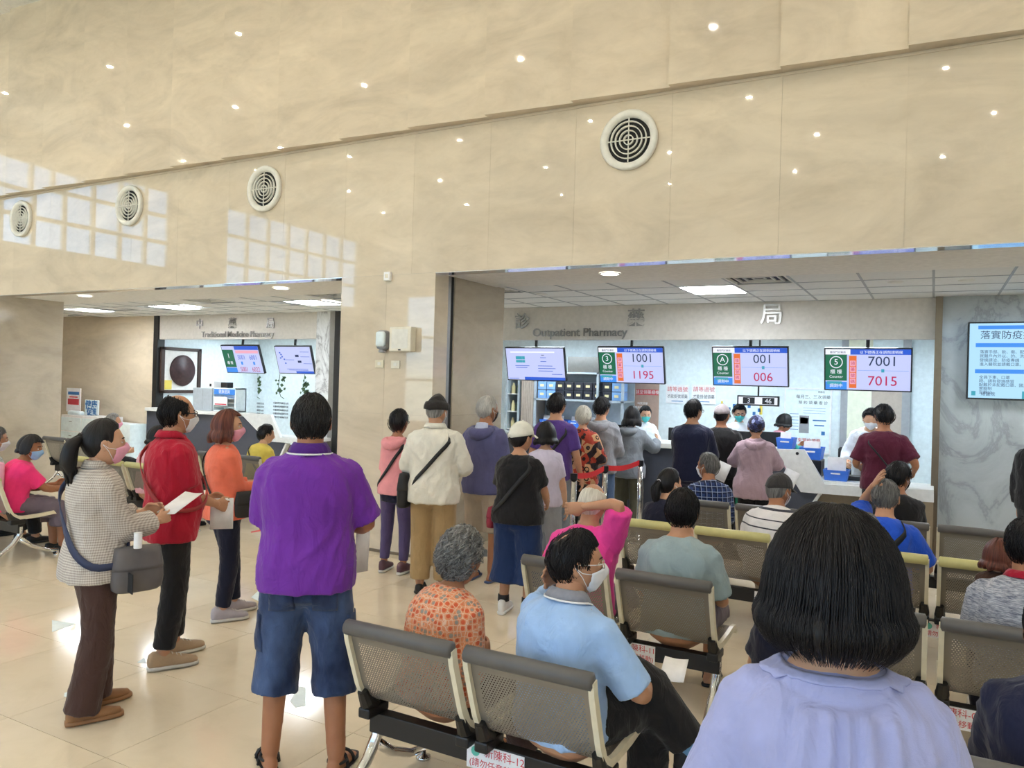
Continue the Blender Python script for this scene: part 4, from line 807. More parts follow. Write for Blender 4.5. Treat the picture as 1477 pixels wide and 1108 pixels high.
class Person:
    def __init__(s,label,loc,heading,H=1.65,sex='m',sit=False,lean=0.0,slouch=0.0,head=(0,0,0),skin='a',lod=1,build=1.0,hands=None,feet=None,elbow=None,belly=0.0,hand_kind='relax',seat=.43,group=None,toe=None,kneepole=None):
        s.r=thing('person',label,'person',loc,heading,group); s.lod=lod; s.H=H; k=s.k=H/1.70; s.f=sex=='f'; s.sit=sit; s.b=build; s.skin='skin_'+skin; s.seed=len(PENDING)
        sw=(.166 if not s.f else .146)*build**.6*k; s.sw=sw
        s.pel=V3((0,0,(seat+.065) if sit else .93*k)); th=-lean if False else lean
        q_=.93 if sit else 1.0; seg=[.13*k*q_,.17*k*q_,.20*k*q_]; ang=[lean*.6,lean+slouch*.5,lean+slouch]; P=[s.pel]
        s.dirs=[]
        for l,a in zip(seg,ang): d=V3((0,math.sin(a),math.cos(a))); s.dirs.append(d); P.append(P[-1]+d*l)
        s.sp=P; s.neck=P[-1]; na=(lean+slouch)*.6+.12; s.hc=s.neck+V3((0,math.sin(na),math.cos(na)))*.148*k+V3((0,.014,0))
        s.HR=rotm(-head[0],head[1],head[2]); s.hs=1.06*k**.45
        s.sh=[]; s.el=[]; s.wr=[]
        cd=s.dirs[2]; cf=V3((0,cd[2],-cd[1])); s.cf=cf; s.cd=cd
        shc=s.neck-cd*.082*k
        hands=hands or [None,None]; el=elbow or [None,None]; la,lb=.285*k,.245*k
        for i,sg in enumerate((-1,1)):
            S=shc+V3((sg*sw,0,0)); T=hands[i]
            if T is None: T=(sg*(sw+.07),.06,s.pel[2]-.12*k) if not sit else (sg*.12,.30,seat+.19)
            E,T=ik(S,T,la,lb,el[i] if el[i] is not None else (sg*.30,-.6,-.7)); s.sh.append(S); s.el.append(E); s.wr.append(T)
        s.hip=[];s.kn=[];s.an=[]; hw=.088*k*build**.3
        for i,sg in enumerate((-1,1)):
            Hp=s.pel+V3((sg*hw,0,-.03*k if not sit else -.005)); A=(feet or [None,None])[i]
            if A is None: A=(sg*.10,0.0,.085) if not sit else (sg*.12,.47,.085)
            A=V3(A); LL=np.linalg.norm(Hp-A); l1,l2=(.425*k,.405*k) if sit else (LL*.502,LL*.5); K,A=ik(Hp,A,l1,l2,(kneepole or [None,None])[i] or (sg*.15,1,.35)); s.hip.append(Hp);s.kn.append(K);s.an.append(A)
        s.belly=belly; s.hk=hand_kind if isinstance(hand_kind,(list,tuple)) else [hand_kind]*2
        s.toe=toe or [-.12,.12]
        s.make_body()
    # torso rings between hips and neck ------------------------------------------------
    def torso(s,t0=0.0,t1=1.0,off=0.0,hem=0.0,n=11,flare=0.0,neckcap=True):
        """rings along the spine; t<0 drops below the pelvis"""
        T=np.linspace(t0,t1,n); k=s.k; fem=s.f; C=[];A=[];B=[];ex=[];fw=[]
        L=[0]; 
        for a,b in zip(s.sp[:-1],s.sp[1:]): L.append(L[-1]+np.linalg.norm(b-a))
        tot=L[-1]; bb=s.b
        wid=([-.35,-.12,.0,.26,.42,.60,.78,.90,.97,1.04],[.150,.168,.170,.142,.140,.152,.155,.136,.094,.060]) if fem else ([-.35,-.12,.0,.26,.42,.60,.78,.90,.97,1.04],[.145,.160,.162,.150,.152,.164,.172,.152,.104,.066])
        dep=([-.35,-.12,.0,.26,.42,.60,.78,.90,.97,1.04],[.105,.118,.116,.100,.102,.116,.112,.088,.070,.058]) if fem else ([-.35,-.12,.0,.26,.42,.60,.78,.90,.97,1.04],[.100,.112,.112,.104,.110,.118,.116,.094,.074,.062])
        for t in T:
            d=t*tot
            if t<=0: p=s.sp[0]+s.dirs[0]*d if not s.sit else s.sp[0]+V3((0,-.2*d,d)); dr=s.dirs[0]
            else:
                q=min(max(i for i in range(3) if L[i]<=d+1e-9),2); p=s.sp[q]+s.dirs[q]*(d-L[q]); dr=s.dirs[q]
                if q<2 and (L[q+1]-d)<.05: w=(.05-(L[q+1]-d))/.1; dr=dr*(1-w)+s.dirs[q+1]*w
                if q>0 and (d-L[q])<.05: w=(.05-(d-L[q]))/.1; dr=dr*(1-w)+s.dirs[q-1]*w
                dr=dr/np.linalg.norm(dr)
            a=np.interp(t,*wid)*k*bb; b=np.interp(t,*dep)*k*bb
            bl=s.belly*math.exp(-((t-.25)/.28)**2); fl=flare*max(0,(.35-t))
            C.append(p+V3((0,dr[2],-dr[1]))*(bl*.6)); A.append(a+off*(.55 if t>.93 else 1)+bl*.25+fl); B.append(b+off*(.55 if t>.93 else 1)+bl*.6+fl); ex.append(V3((1,0,0))); fw.append(V3((0,dr[2],-dr[1])))
        return C,A,B,ex,fw
    def arm_path(s,i,f=1.0,r=(.048,.041,.036,.026),off=0.0):
        """shoulder-elbow-wrist path cut at fraction f (0..2: 1 = elbow)"""
        k=s.k*s.b**.5; pts=[s.sh[i]+V3((-.02*(-1,1)[i],0,.0)),s.el[i],s.wr[i]]; P=[pts[0]];R=[r[0]*k+off]
        if f<=1: P.append(pts[0]*(1-f)+pts[1]*f); R.append((r[0]*(1-f)+r[1]*f)*k+off)
        else:
            g=f-1; P.append(pts[1]);R.append(r[1]*k+off); P.append(pts[1]*(1-g)+pts[2]*g); R.append((r[2]*(1-g)+r[3]*g)*k+off if g>.2 else r[1]*k+off)
        return dens(P,R,4)
    def leg_path(s,i,f=2.0,r=(.086,.058,.054,.040),off=(0,0,0)):
        k=s.k*s.b**.4; H,K,A=s.hip[i],s.kn[i],s.an[i]; P=[H];R=[r[0]*k+off[0]]
        if f<=1: P.append(H*(1-f)+K*f); R.append((r[0]*(1-f)+r[1]*f)*k+off[1])
        else:
            g=f-1; P+= [K,K*(1-g)+A*g]; R+=[r[1]*k+off[1],(r[2]*(1-g)+r[3]*g)*k+off[2]]
        return dens(P,R,4)
    def shell(s,name,parts,mat,vox,it,fold=0.0,parent=None):
        o=mobj(name,*joinparts(parts),mat,parent or s.r,True); PENDING.append((o,vox*(1,1.25,1.7)[s.lod],it,fold,s.seed+len(PENDING))); return o
    def make_body(s):
        k=s.k; parts=[loft(*s.torso(-.2,1.04,0,n=12)[:3],*s.torso(-.2,1.04,0,n=12)[3:],16)]
        parts.append(limb([s.neck-s.cd*.05,s.neck+s.cd*.02,s.hc+V3(s.HR@V3((0,-.012,-.045)))],[(.068 if not s.f else .057)*k,(.061 if not s.f else .051)*k,(.061 if not s.f else .051)*k]))
        # trapezius
        for i,sg in enumerate((-1,1)):
            parts.append(limb([s.neck+V3((0,0,-.005)),s.sh[i]],[.05*k,.045*k])); parts.append(limb(*s.arm_path(i,2.0)))
            P,R=s.leg_path(i,2.0); parts.append(limb(P,R)); m=len(P); 
            K,A=s.kn[i],s.an[i]; c=K*.68+A*.32+V3((0,-.011,0)); parts.append(limb([K*.9+A*.1,c,K*.35+A*.65],[.042*k,.047*k,.035*k]))
            parts.append(s.foot(i))
        s.body=s.shell('body',parts,s.skin,.0125,4)
        s.extras=[]
        V,Fc=HEAD[s.lod]; s.extras.append(((V*s.hs)@s.HR.T+s.hc,Fc))
        for i,sg in enumerate((-1,1)):
            hv,hf=HANDS[s.hk[i]]; d=s.wr[i]-s.el[i]; d=d/np.linalg.norm(d); 
            z=-d; x=V3((sg,0,0)) if abs(d[0])<.8 else V3((0,-1,0)) ; 
            if getattr(s,'palm',None) is not None and s.palm[i] is not None: x=-V3(s.palm[i])
            x=x-z*np.dot(x,z); x=x/np.linalg.norm(x); y=np.cross(z,x); R=np.stack([x,y,z],1)
            v=hv.copy()*(s.k*(.95 if s.f else 1.0)); 
            if sg<0: v[:,1]*=-1; 
            if sg<0: R=np.stack([x,y,z],1)
            if sg<0: hf=[f[::-1] for f in hf]
            s.extras.append((v@R.T+s.wr[i]-d*.012,hf))
        s.extra_to=s.body
        BODYX.append((s.body,s.extras))
    def foot(s,i):
        A=s.an[i]; a=s.toe[i]; f=V3((math.sin(a),math.cos(a),0)); r=V3((math.cos(a),-math.sin(a),0)); k=s.k; z0=A[2]-.085
        up=s.footpitch[i] if hasattr(s,'footpitch') else 0
        C=[];Aa=[];B=[]
        for y,w,h in ((-.055,.026,.05),(-.03,.033,.075),(.03,.036,.075),(.09,.040,.05),(.14,.042,.034),(.18,.034,.024)):
            C.append(A+f*(y*k)+V3((0,0,-.085+h*.5))); Aa.append(w*k); B.append(h*.5)
        return loft(C,Aa,B,r,V3((0,0,1)),12,2.6,(.4,.4))
    # ---- garments
    def top(s,mat,off=.02,hem=-.15,sleeve=.6,soff=.012,fold=.006,flare=0.0,neck=1.015,name='shirt',srad=(.052,.047,.042,.034),vox=.0125):
        C,A,B,ex,fw=s.torso(hem,neck,off,n=13,flare=flare); parts=[loft(C,A,B,ex,fw,18,2.4,(.05,.2))]
        for i in (0,1):
            parts.append(limb([s.neck-s.cd*.03+V3((0,0,-.012)),s.sh[i]+V3((0,0,.006))],[.052*s.k,.044*s.k+off*.6]))
            if sleeve>0: P,R=s.arm_path(i,sleeve,srad,soff); parts.append(loft_open(P,R))
        return s.shell(name,parts,mat,vox,3,fold)
    def bottom(s,mat,f=1.95,off=(.016,.02,.02),fold=.004,top=.18,hip=.014,name='trousers',rad=(.088,.062,.058,.046)):
        parts=[loft(*s.torso(-.28 if not s.sit else -.08,top,hip,n=8),16,2.3,(.3,.1))]
        for i in (0,1): P,R=s.leg_path(i,f,rad,off); parts.append(loft_open(P,R))
        if s.sit:
            for i in (0,1): parts.append(limb([s.pel+V3(((-1,1)[i]*.07,-.04,-.02)),s.hip[i]],[.09*s.k*s.b**.4,.09*s.k*s.b**.4]))
        return s.shell(name,parts,mat,.0125,3,fold)
    def collar(s,mat,h=.030,r=.072,name='collar',flare=.02,parent=None,stripe=None):
        k=s.k; c=s.neck+s.cd*.022; n=24; V=[];  prof=[(r-.004,.0+h),(r+.006,h),(r+.006+flare*.6,h*.5),(r+.012+flare,-.012),(r+.006+flare,-.014),(r-.002,h*.6)]
        for rr,z in prof:
            for j in range(n):
                a=2*PI*j/n; fr=math.cos(a); zz=z-(.028 if fr>.6 else .022*max(fr,0)); V.append(c+V3((math.sin(a)*rr*k*1.02,0,0))+s.cf*(math.cos(a)*rr*k*.98)+s.cd*zz*k)
        Fc=gridfaces(len(prof)+0,n)+[( (len(prof)-1)*n+j,(len(prof)-1)*n+(j+1)%n,(j+1)%n,j) for j in range(n)]
        o=mobj(name,V,Fc,mat,s.r,True)
        if stripe:
            V=[];prof=[(r+.0125+flare,-.008),(r+.0155+flare,-.011),(r+.0145+flare,-.016),(r+.011+flare,-.014)]
            for rr,z in prof:
                for j in range(n):
                    a=2*PI*j/n; fr=math.cos(a); zz=z-(.028 if fr>.6 else .022*max(fr,0)); V.append(c+V3((math.sin(a)*rr*k*1.02,0,0))+s.cf*(math.cos(a)*rr*k*.98)+s.cd*zz*k)
            mobj('collar_stripe',V,gridfaces(4,n)+[(3*n+j,3*n+(j+1)%n,(j+1)%n,j) for j in range(n)],stripe,o,True)
        return o
    def hood(s,mat,inner=None):
        k=s.k; c=s.neck-s.cf*.045-s.cd*.03; prof=[]; n=24; V=[]
        # a slumped hood: fat ring open to the front, hanging down at the back
        m=10
        for q in range(m):
            b=2*PI*q/m
            for j in range(n):
                a=2*PI*j/n; back=max(0,-math.cos(a)); rr=.088+.012*back+(.026+.022*back)*math.cos(b); zz=(.026+.03*back)*math.sin(b)-.05*back
                V.append(c+V3((math.sin(a)*rr*1.1*k,0,0))+s.cf*(math.cos(a)*rr*k)+s.cd*(zz*k+.01))
        Fc=gridfaces(m,n)+[((m-1)*n+j,(m-1)*n+(j+1)%n,(j+1)%n,j) for j in range(n)]
        o=mobj('hood',V,Fc,mat,s.r,True)
        if inner:
            P=[s.neck-s.cf*.10*k-s.cd*.065*k,s.neck-s.cf*.085*k-s.cd*.02*k,s.neck-s.cf*.06*k+s.cd*.03*k]; v,f=loft(P,[.03*k,.07*k,.06*k],[.015*k,.03*k,.012*k],V3((1,0,0)),s.cf,14); mobj('hood_lining',v,f,inner,o,True)
        return o
    def shoes(s,kind='sneaker',mat='shoe_white',sole='shoe_sole'):
        for i in (0,1):
            A=s.an[i]; a=s.toe[i]; f=V3((math.sin(a),math.cos(a),0)); r=V3((math.cos(a),-math.sin(a),0)); k=s.k; g=A-V3((0,0,.085)); U=V3((0,0,1))
            if kind in('sandal','flipflop'):
                C=[g+f*(y*k)+U*.009 for y in (-.075,-.05,.0,.08,.15,.195)]; so=mobj('sandal',*loft(C,[.026*k,.036*k,.036*k,.046*k,.047*k,.03*k],[.009]*6,r,U,14,3,(.2,.2)),mat,s.r,True)
                if kind=='sandal': st=[(.10,.050),(.03,.078)]
                else: st=[(.10,.052)]
                for y,h in st:
                    c=g+f*(y*k)+U*.012; P=[c+r*(.046*k*math.cos(t))+U*(h*math.sin(t)+.004) for t in np.linspace(0,PI,9)]; m_=MB().tube([tuple(p) for p in P],.008,6); m_.build('strap',mat,so,True)
                if kind=='sandal': c=g+U*.055; P=[c+f*(-.066*k*math.sin(t)*1.0)+r*(.042*k*math.cos(t))+f*.03 for t in np.linspace(0,PI,9)]; MB().tube([tuple(p) for p in P],.007,6).build('strap',mat,so,True)
                continue
            flat_=kind=='flat'
            spec=((-.078,.028,.085),(-.055,.037,.10),(.0,.041,.098),(.06,.044,.078),(.12,.048,.055),(.165,.044,.046),(.2,.030,.036)) if not flat_ else ((-.075,.026,.06),(-.05,.034,.065),(.0,.036,.06),(.06,.04,.055),(.12,.044,.045),(.165,.038,.036),(.195,.024,.03))
            C=[g+f*(y*k)+U*(.022+h*.5-.008) for y,w,h in spec]; o=mobj('shoe',*loft(C,[w*k for _,w,_ in spec],[h*.5 for _,_,h in spec],r,U,14,2.7,(.3,.4)),mat,s.r,True)
            C=[g+f*(y*k)+U*.0135 for y in (-.085,-.055,.0,.08,.15,.19,.212)]; mobj('sole',*loft(C,[.026*k,.042*k,.043*k,.049*k,.051*k,.042*k,.024*k],[.0135]*7,r,U,16,3,(.15,.15)),sole,o,True)
            if kind=='sneaker' and s.lod==0:
                for y in (.055,.08,.105): c=g+f*(y*k)+U*(.088-.35*(y-.055)); MB().tube([tuple(c-r*.026),tuple(c+U*.008),tuple(c+r*.026)],.003,5).build('lace',sole,o)
    def on_head(s,P): return (np.array(P)*s.hs)@s.HR.T+s.hc
    def hair(s,style='short',col='black',T=.016,spots=(),length=.14,fringe=None,noise_=.0,open_=55,flare=.02,hl=0.0,n=None,curlin=.0):
        nc=n or (72,48,30)[s.lod]; nr=(20,14,10)[s.lod]; az=np.linspace(-PI,PI,nc,endpoint=False); deg=np.degrees(np.abs(az)); rng=np.random.RandomState(s.seed+3)
        rip=sum(np.sin(az*f+p)*a for f,p,a in zip((7,13,23,31),rng.rand(4)*6,(1,.8,.6,.5)))*.0012
        rows=[];st=[]
        if style in('short','bald'):
            line=np.interp(deg,[0,45,62,72,84,98,112,135,180],[40+hl,37+hl,28,-2,8,-4,-26,-38,-42])
            el0=np.radians(line)
            for v in np.linspace(0,1,nr):
                el=el0+(PI/2-.04-el0)*v; P=head_shape(az,el); nrm=P/np.linalg.norm(P,axis=1,keepdims=True)
                t=T*smoothstep(np.array([v/.22]))[0]*(.65+.35*np.clip(np.degrees(el)/60,0,1))-.0035*(v<.001)
                t=t*np.ones(nc)
                for sa,se,rad,amt in spots:
                    d=np.stack([np.sin(sa)*np.cos(se),np.cos(sa)*np.cos(se),np.sin(se)]) if False else np.array([math.sin(sa)*math.cos(se),math.cos(sa)*math.cos(se),math.sin(se)])
                    q=np.stack([np.sin(az)*np.cos(el),np.cos(az)*np.cos(el),np.sin(el)],-1); an=np.arccos(np.clip(q@d,-1,1)); t=t-amt*(1-smoothstep((an-rad*.75)/(rad*.5)))
                nz=noise_*(np.sin(az*9+v*14)+np.sin(az*17-v*23+1)+np.sin(az*5+v*31+2)) if noise_ else 0
                rows.append(P+nrm*(t+rip*.6*(v>.05)+nz*(v>.08))[:,None]); st.append(np.stack([az*9,np.full(nc,v*3),np.sin(az)*4],-1))
            Fc=gridfaces(nr,nc)+[tuple(range((nr-1)*nc,nr*nc))]
            V=np.concatenate(rows); S=np.concatenate(st)
        else:   # long hair hanging past the ears, built as a double-walled shell from crown to ends
            fr=math.radians(fringe if fringe is not None else 42); nr=nr+8
            endL=np.where(deg<open_,-1,np.interp(deg,[open_,open_+25,180],[length*.93,length,length*1.0])); trans=smoothstep((deg-(open_-10))/18)
            outer=[];inner=[]
            for v in np.linspace(0.0,1,nr):
                el_front=PI/2-.04-(PI/2-.04-fr)*v
                vv=v/.5; elb=PI/2-.04-(PI/2-.04+.12)*np.minimum(vv,1); dn=np.maximum(vv-1,0)
                elx=el_front*(1-trans)+elb*trans
                P=head_shape(az,elx); nrm=P/np.linalg.norm(P,axis=1,keepdims=True)
                tt=T*(.75+.5*v+.35*math.sin(min(v*2,1)*PI*.5)*(curlin>0))
                Po=P+nrm*(tt+rip*(1+v))[:,None]; zdrop=(np.abs(length)-.012)*dn*trans
                hor=nrm.copy(); hor[:,2]=0; hn=np.linalg.norm(hor,axis=1,keepdims=True)+1e-6; hor=hor/hn
                fl=(flare*np.sin(min(dn,1)*PI*.85)-curlin*dn**2)*trans+rip*3*dn
                Po=Po+hor*fl[:,None]; Po[:,2]-=zdrop+rip*4*dn
                outer.append(Po); inner.append(Po-hor*(.014*(.3+v))-np.array([0,0,.004])); st.append(np.stack([az*9,np.full(nc,v*2.2),np.sin(az)*4],-1))
            rows=outer+inner[::-1]; V=np.concatenate(rows); S=np.concatenate(st+st[::-1]); R=len(rows); Fc=gridfaces(R,nc)+[tuple(range(nc))[::-1],tuple(range((R-1)*nc,R*nc))]
        o=mobj('hair',s.on_head(V),Fc,'hair_'+col,s.r,True); a=o.data.attributes.new('strand','FLOAT_VECTOR','POINT'); a.data.foreach_set('vector',S.astype(np.float32).ravel())
        s.hairo=o
        if style=='short' and not getattr(s,'notuft',False): s.tufts(col,T,spots,1.0 if noise_>.002 else 0.0,hl)
        return o
    def tufts(s,col,T,spots=(),curl=0.0,hl=0.0,count=None):
        """short locks lying over the scalp hair"""
        rng=np.random.RandomState(s.seed+11); n=count or (900,260,0)[s.lod]; m=5; V=[];Fc=[];S=[]
        if not n: return
        for q in range(n):
            az=rng.uniform(-PI,PI); dg=abs(math.degrees(az)); lim=math.radians(np.interp(dg,[0,45,62,72,84,98,112,135,180],[40+hl,37+hl,28,-2,8,-4,-26,-38,-42])); el=math.asin(rng.uniform(math.sin(lim),.995)); bad=False
            dv=np.array([math.sin(az)*math.cos(el),math.cos(az)*math.cos(el),math.sin(el)])
            for sa,se,rad,amt in spots:
                if math.acos(np.clip(dv@np.array([math.sin(sa)*math.cos(se),math.cos(sa)*math.cos(se),math.sin(se)]),-1,1))<rad*1.1: bad=True
            if bad: continue
            L=rng.uniform(.25,.5); da=rng.uniform(-.25,.25)/max(.25,math.cos(el)); base=len(V); w=rng.uniform(.0014,.0026)*(1.25 if s.lod else 1)*(1.5 if curl else 1); ph=rng.rand()*6; lift=rng.uniform(-.001,.003)
            for i in range(m):
                t=i/(m-1); e2=el-L*t; a2=az+da*t+curl*.22*math.sin(t*7+ph); e2=max(e2,lim-.06); P=head_shape(np.array([a2]),np.array([e2]))[0]; nn=P/np.linalg.norm(P); edge=min(1,max(0,(e2-lim)/.35)); P=P+nn*(T*(.35+.65*edge)+lift+.0015-.003*t*t+curl*.008*math.cos(t*7+ph)); tx=np.array([math.cos(a2),-math.sin(a2),0]); ww=w*(1-.75*t*t); V+=[P+tx*ww,P+nn*ww*.9,P-tx*ww]; S+=[(q*2.7,t,0)]*3
            for i in range(m-1): k=base+3*i; Fc+=[(k,k+1,k+4,k+3),(k+1,k+2,k+5,k+4),(k+2,k,k+3,k+5)]
        o=mobj('hair_locks',s.on_head(np.array(V)),Fc,'hair_'+col,s.hairo,True); o.data.attributes.new('strand','FLOAT_VECTOR','POINT').data.foreach_set('vector',np.array(S,np.float32).ravel()); o['kind']='stuff'
    def strands(s,col,count,length,T=.03,open_=60,flare=.03,wid=.0016,curlin=0.0):
        """individual locks lying over a long hair shell, one mesh"""
        rng=np.random.RandomState(5); V=[];Fc=[];S=[]
        for q in range(count):
            a=rng.uniform(math.radians(open_)-.2,PI)*rng.choice([-1,1]); L=length*rng.uniform(.8,1.12); v0=rng.uniform(0,.35); m=9; j=rng.uniform(-.004,.009); wob=rng.uniform(-.12,.12); base=len(V)
            for i in range(m):
                v=v0+(1-v0)*i/(m-1); vv=v/.5; el=PI/2-.04-(PI/2+.08)*min(vv,1); dn=max(vv-1,0); aa=a+wob*v*v
                P=head_shape(np.array([aa]),np.array([el]))[0]; nr_=P/np.linalg.norm(P); P=P+nr_*(T*(.75+.5*v+.35*math.sin(min(v*2,1)*PI*.5)*(curlin>0))+j*.6+.001); hor=np.array([math.sin(aa),math.cos(aa),0]); P=P+hor*(flare*math.sin(min(dn,1)*PI*.85)-curlin*dn*dn); P[2]-=L*dn
                w=wid*(1-.7*max(0,v-.6)/.4); tx=np.array([math.cos(aa),-math.sin(aa),0])
                V+=[P+tx*w,P+hor*w*.8,P-tx*w]; S+=[(q*3.1,v*2,0)]*3
            for i in range(m-1):
                b=base+3*i; Fc+=[(b,b+1,b+4,b+3),(b+1,b+2,b+5,b+4),(b+2,b,b+3,b+5)]
        o=mobj('hair_locks',s.on_head(np.array(V)),Fc,'hair_'+col,s.hairo,True); a=o.data.attributes.new('strand','FLOAT_VECTOR','POINT'); a.data.foreach_set('vector',np.array(S,np.float32).ravel()); o['kind']='stuff'
    def ponytail(s,col,pts,R,tie='black_plastic'):
        s.droplocks(); P=s.on_head(pts); V=[];Fc=[];S=[]; rg=np.random.RandomState(4); n=8; cnt=(60,24,12)[s.lod]
        for q in range(cnt):
            a=rg.rand()*6.28; f=math.sqrt(rg.rand()); lk=[]; rr=[]
            for p_,r_ in zip(P,R): lk.append(p_+np.array([math.cos(a)*r_*f,math.sin(a)*r_*f*.6,math.sin(a)*r_*f*.5])+rg.randn(3)*.003); rr.append(max(.0025,r_*(.30 if q else .8)))
            rr[-1]=.002; lk[-1]=lk[-1]+rg.randn(3)*.012; Q,Rr=dens(lk,rr,3); v,f_=limb(Q,Rr,n); o_=len(V); V+=list(v); Fc+=[tuple(i+o_ for i in t) for t in f_]; S+=[(q*1.7+j*.5,i*.15,0) for i in range(len(v)//n) for j in range(n)]
        o=mobj('ponytail',V,Fc,'hair_'+col,s.r,True); o.data.attributes.new('strand','FLOAT_VECTOR','POINT').data.foreach_set('vector',np.array(S,np.float32).ravel())
        MB().lathe([(R[0]*.9,-.008),(R[0]*1.15,0),(R[0]*.9,.008),(R[0]*.7,0)],(0,0,0),14,'y').xf(Matrix.Translation(tuple(P[0]))).build('hair_tie',tie,s.r,True)
    def mask(s,mat='mask_blue'):
        nc,nr=17,13; az=np.linspace(-1.05,1.05,nc); V=[]
        for v in np.linspace(0,1,nr):
            top=-.08-.10*(np.abs(az)/1.05)**2*1+.10*np.exp(-(az/.18)**2); bot=-1.12+.35*(np.abs(az)/1.05)**2; el=top*(1-v)+bot*v
            P=head_shape(az,el); n=P/np.linalg.norm(P,axis=1,keepdims=True); puff=.006+.012*np.sin(PI*np.clip(v,0,1))*np.exp(-(az/.7)**2)+.0014*math.sin(v*19); V.append(P+n*puff[:,None] if hasattr(puff,'__len__') else P+n*puff)
        V=np.concatenate(V); o=mobj('face_mask',s.on_head(V),gridfaces(nr,nc,False),mat,s.r,True)
        md=o.modifiers.new('t','SOLIDIFY'); md.thickness=.002
        for sg in (-1,1):
            for e0 in (-.22,-.72):
                e=head_shape(np.array([sg*1.05]),np.array([e0]))[0]*1.06; P=s.on_head([e,(sg*.083,.012,-.012+.03*e0),(sg*.086,-.018,.004)]); MB().tube([tuple(p) for p in P],.0016,5).build('ear_loop','paper',o)
    def face(s):
        for sg in (-1,1):
            c=head_shape(np.array([sg*.33]),np.array([.055]))[0]+np.array([0,-.0075,0]); th=[(PI*i/8) for i in range(9)]
            V=[];m=12
            for t in th:
                for j in range(m): p=2*PI*j/m; V.append(c+.0125*np.array([math.sin(t)*math.cos(p),math.cos(t),math.sin(t)*math.sin(p)*.75]))
            e=mobj('eye',s.on_head(np.array(V)),gridfaces(9,m),'eye_white',s.r,True)
            V=[];
            for rr,y in ((.0,.0129),(.003,.0128),(.0056,.0117)):
                for j in range(m): p=2*PI*j/m; V.append(c+np.array([rr*math.cos(p),y,rr*math.sin(p)]))
            mobj('iris',s.on_head(np.array(V)),gridfaces(3,m),'eye_dark',e,True)
            P=[head_shape(np.array([sg*a]),np.array([.235-.03*(a-.36)**2*8]))[0]*1.015 for a in np.linspace(.14,.60,6)]; MB().tube([tuple(p) for p in s.on_head(P)],[.002,.0035,.004,.0038,.003,.0015],6).build('eyebrow','brow',s.r,True)
            P=[head_shape(np.array([sg*a]),np.array([.055+.05*math.sin((a-.16)/.34*PI)]))[0]+np.array([0,.003,0]) for a in np.linspace(.17,.5,6)]; MB().tube([tuple(p) for p in s.on_head(P)],.0022,5).build('eyelid',s.skin,s.r,True)
    def glasses(s,mat='black_plastic'):
        for_=s.hs; o=None; mb=MB()
        for sg in (-1,1):
            c=np.array([sg*.032,.098,.006]); P=[c+np.array([.024*math.cos(t),-.012*abs(math.cos(t))*0,.017*math.sin(t)]) for t in np.linspace(0,2*PI,17)]; mb.tube([tuple(p) for p in s.on_head(P)],.0022,6,False)
            P=[(sg*.056,.097,.012),(sg*.078,.07,.012),(sg*.082,0,.012),(sg*.083,-.02,.0)]; mb.tube([tuple(p) for p in s.on_head(P)],.0024,6)
        mb.tube([tuple(p) for p in s.on_head([(-.009,.1,.01),(0,.104,.013),(.009,.1,.01)])],.002,6); o=mb.build('glasses',mat,s.r)
        return o
    def droplocks(s):
        for ch in list(s.hairo.children): bpy.data.objects.remove(ch)
    def cap(s,mat,brim=True,az0=0,name='cap',T=.02,low=None):
        nc=32; az=np.linspace(-PI,PI,nc,endpoint=False); deg=np.degrees(np.abs(az)); s.droplocks(); low=low or ([0,90,180],[24,14,0]); el0=np.radians(np.interp(deg,*low)); rows=[]
        for v in np.linspace(0,1,9): el=el0+(PI/2-.05-el0)*v; P=head_shape(az,el); n=P/np.linalg.norm(P,axis=1,keepdims=True); rows.append(P*np.array([1,1,1])+n*(T*(.7+.3*smoothstep(np.array([v*3]))[0])))
        inn=[rows[0]*.95]; V=np.concatenate(inn+rows); o=mobj(name,s.on_head(V),gridfaces(10,nc)+[tuple(range(9*nc,10*nc))],mat,s.r,True)
        if brim:
            V=[]
            for q,(e,yy) in enumerate(((0,0),(.04,-.006),(.075,-.02))):
                for a in np.linspace(-1.0,1.0,13):
                    P=head_shape(np.array([a]),np.array([math.radians(22)]))[0]*1.14; V.append(P+np.array([0,e*math.cos(a*.9)+.0,yy-.012*abs(a)]))
            V=np.array(V); V2=V+np.array([0,0,-.005]); allv=np.concatenate([V,V2]); Fc=gridfaces(3,13,False)+[tuple(i+39 for i in f)[::-1] for f in gridfaces(3,13,False)]; Fc+=[(26+j,27+j,66+j,65+j) for j in range(12)]
            mobj('brim',s.on_head(allv),Fc,mat,o,True)
        MB().lathe([(0,.006),(.007,.004),(.009,-.004)],tuple(s.on_head([(0,0,.117+T+.001)])[0]),10).build('top_button',mat,o,True) if brim else None
        return o
    def beanie(s,mat):
        s.droplocks()
        nc=36; az=np.linspace(-PI,PI,nc,endpoint=False); rows=[]
        deg=np.degrees(np.abs(az)); el0=np.radians(np.interp(deg,[0,90,180],[24,6,-6]))
        for v in np.linspace(0,1,12): el=el0+(PI/2-.05-el0)*v; P=head_shape(az,el); n=P/np.linalg.norm(P,axis=1,keepdims=True); t=.016+.014*(v<.28)*(1-.3*(v<.02)); rows.append(P+n*(t+.0012*np.sin(az*24)*(v<.3))[:,None]+np.array([0,0,.035*max(0,v-.4)**1.2]))
        V=np.concatenate([rows[0]*.93]+rows); return mobj('beanie',s.on_head(V),gridfaces(13,nc)+[tuple(range(12*nc,13*nc))],mat,s.r,True)
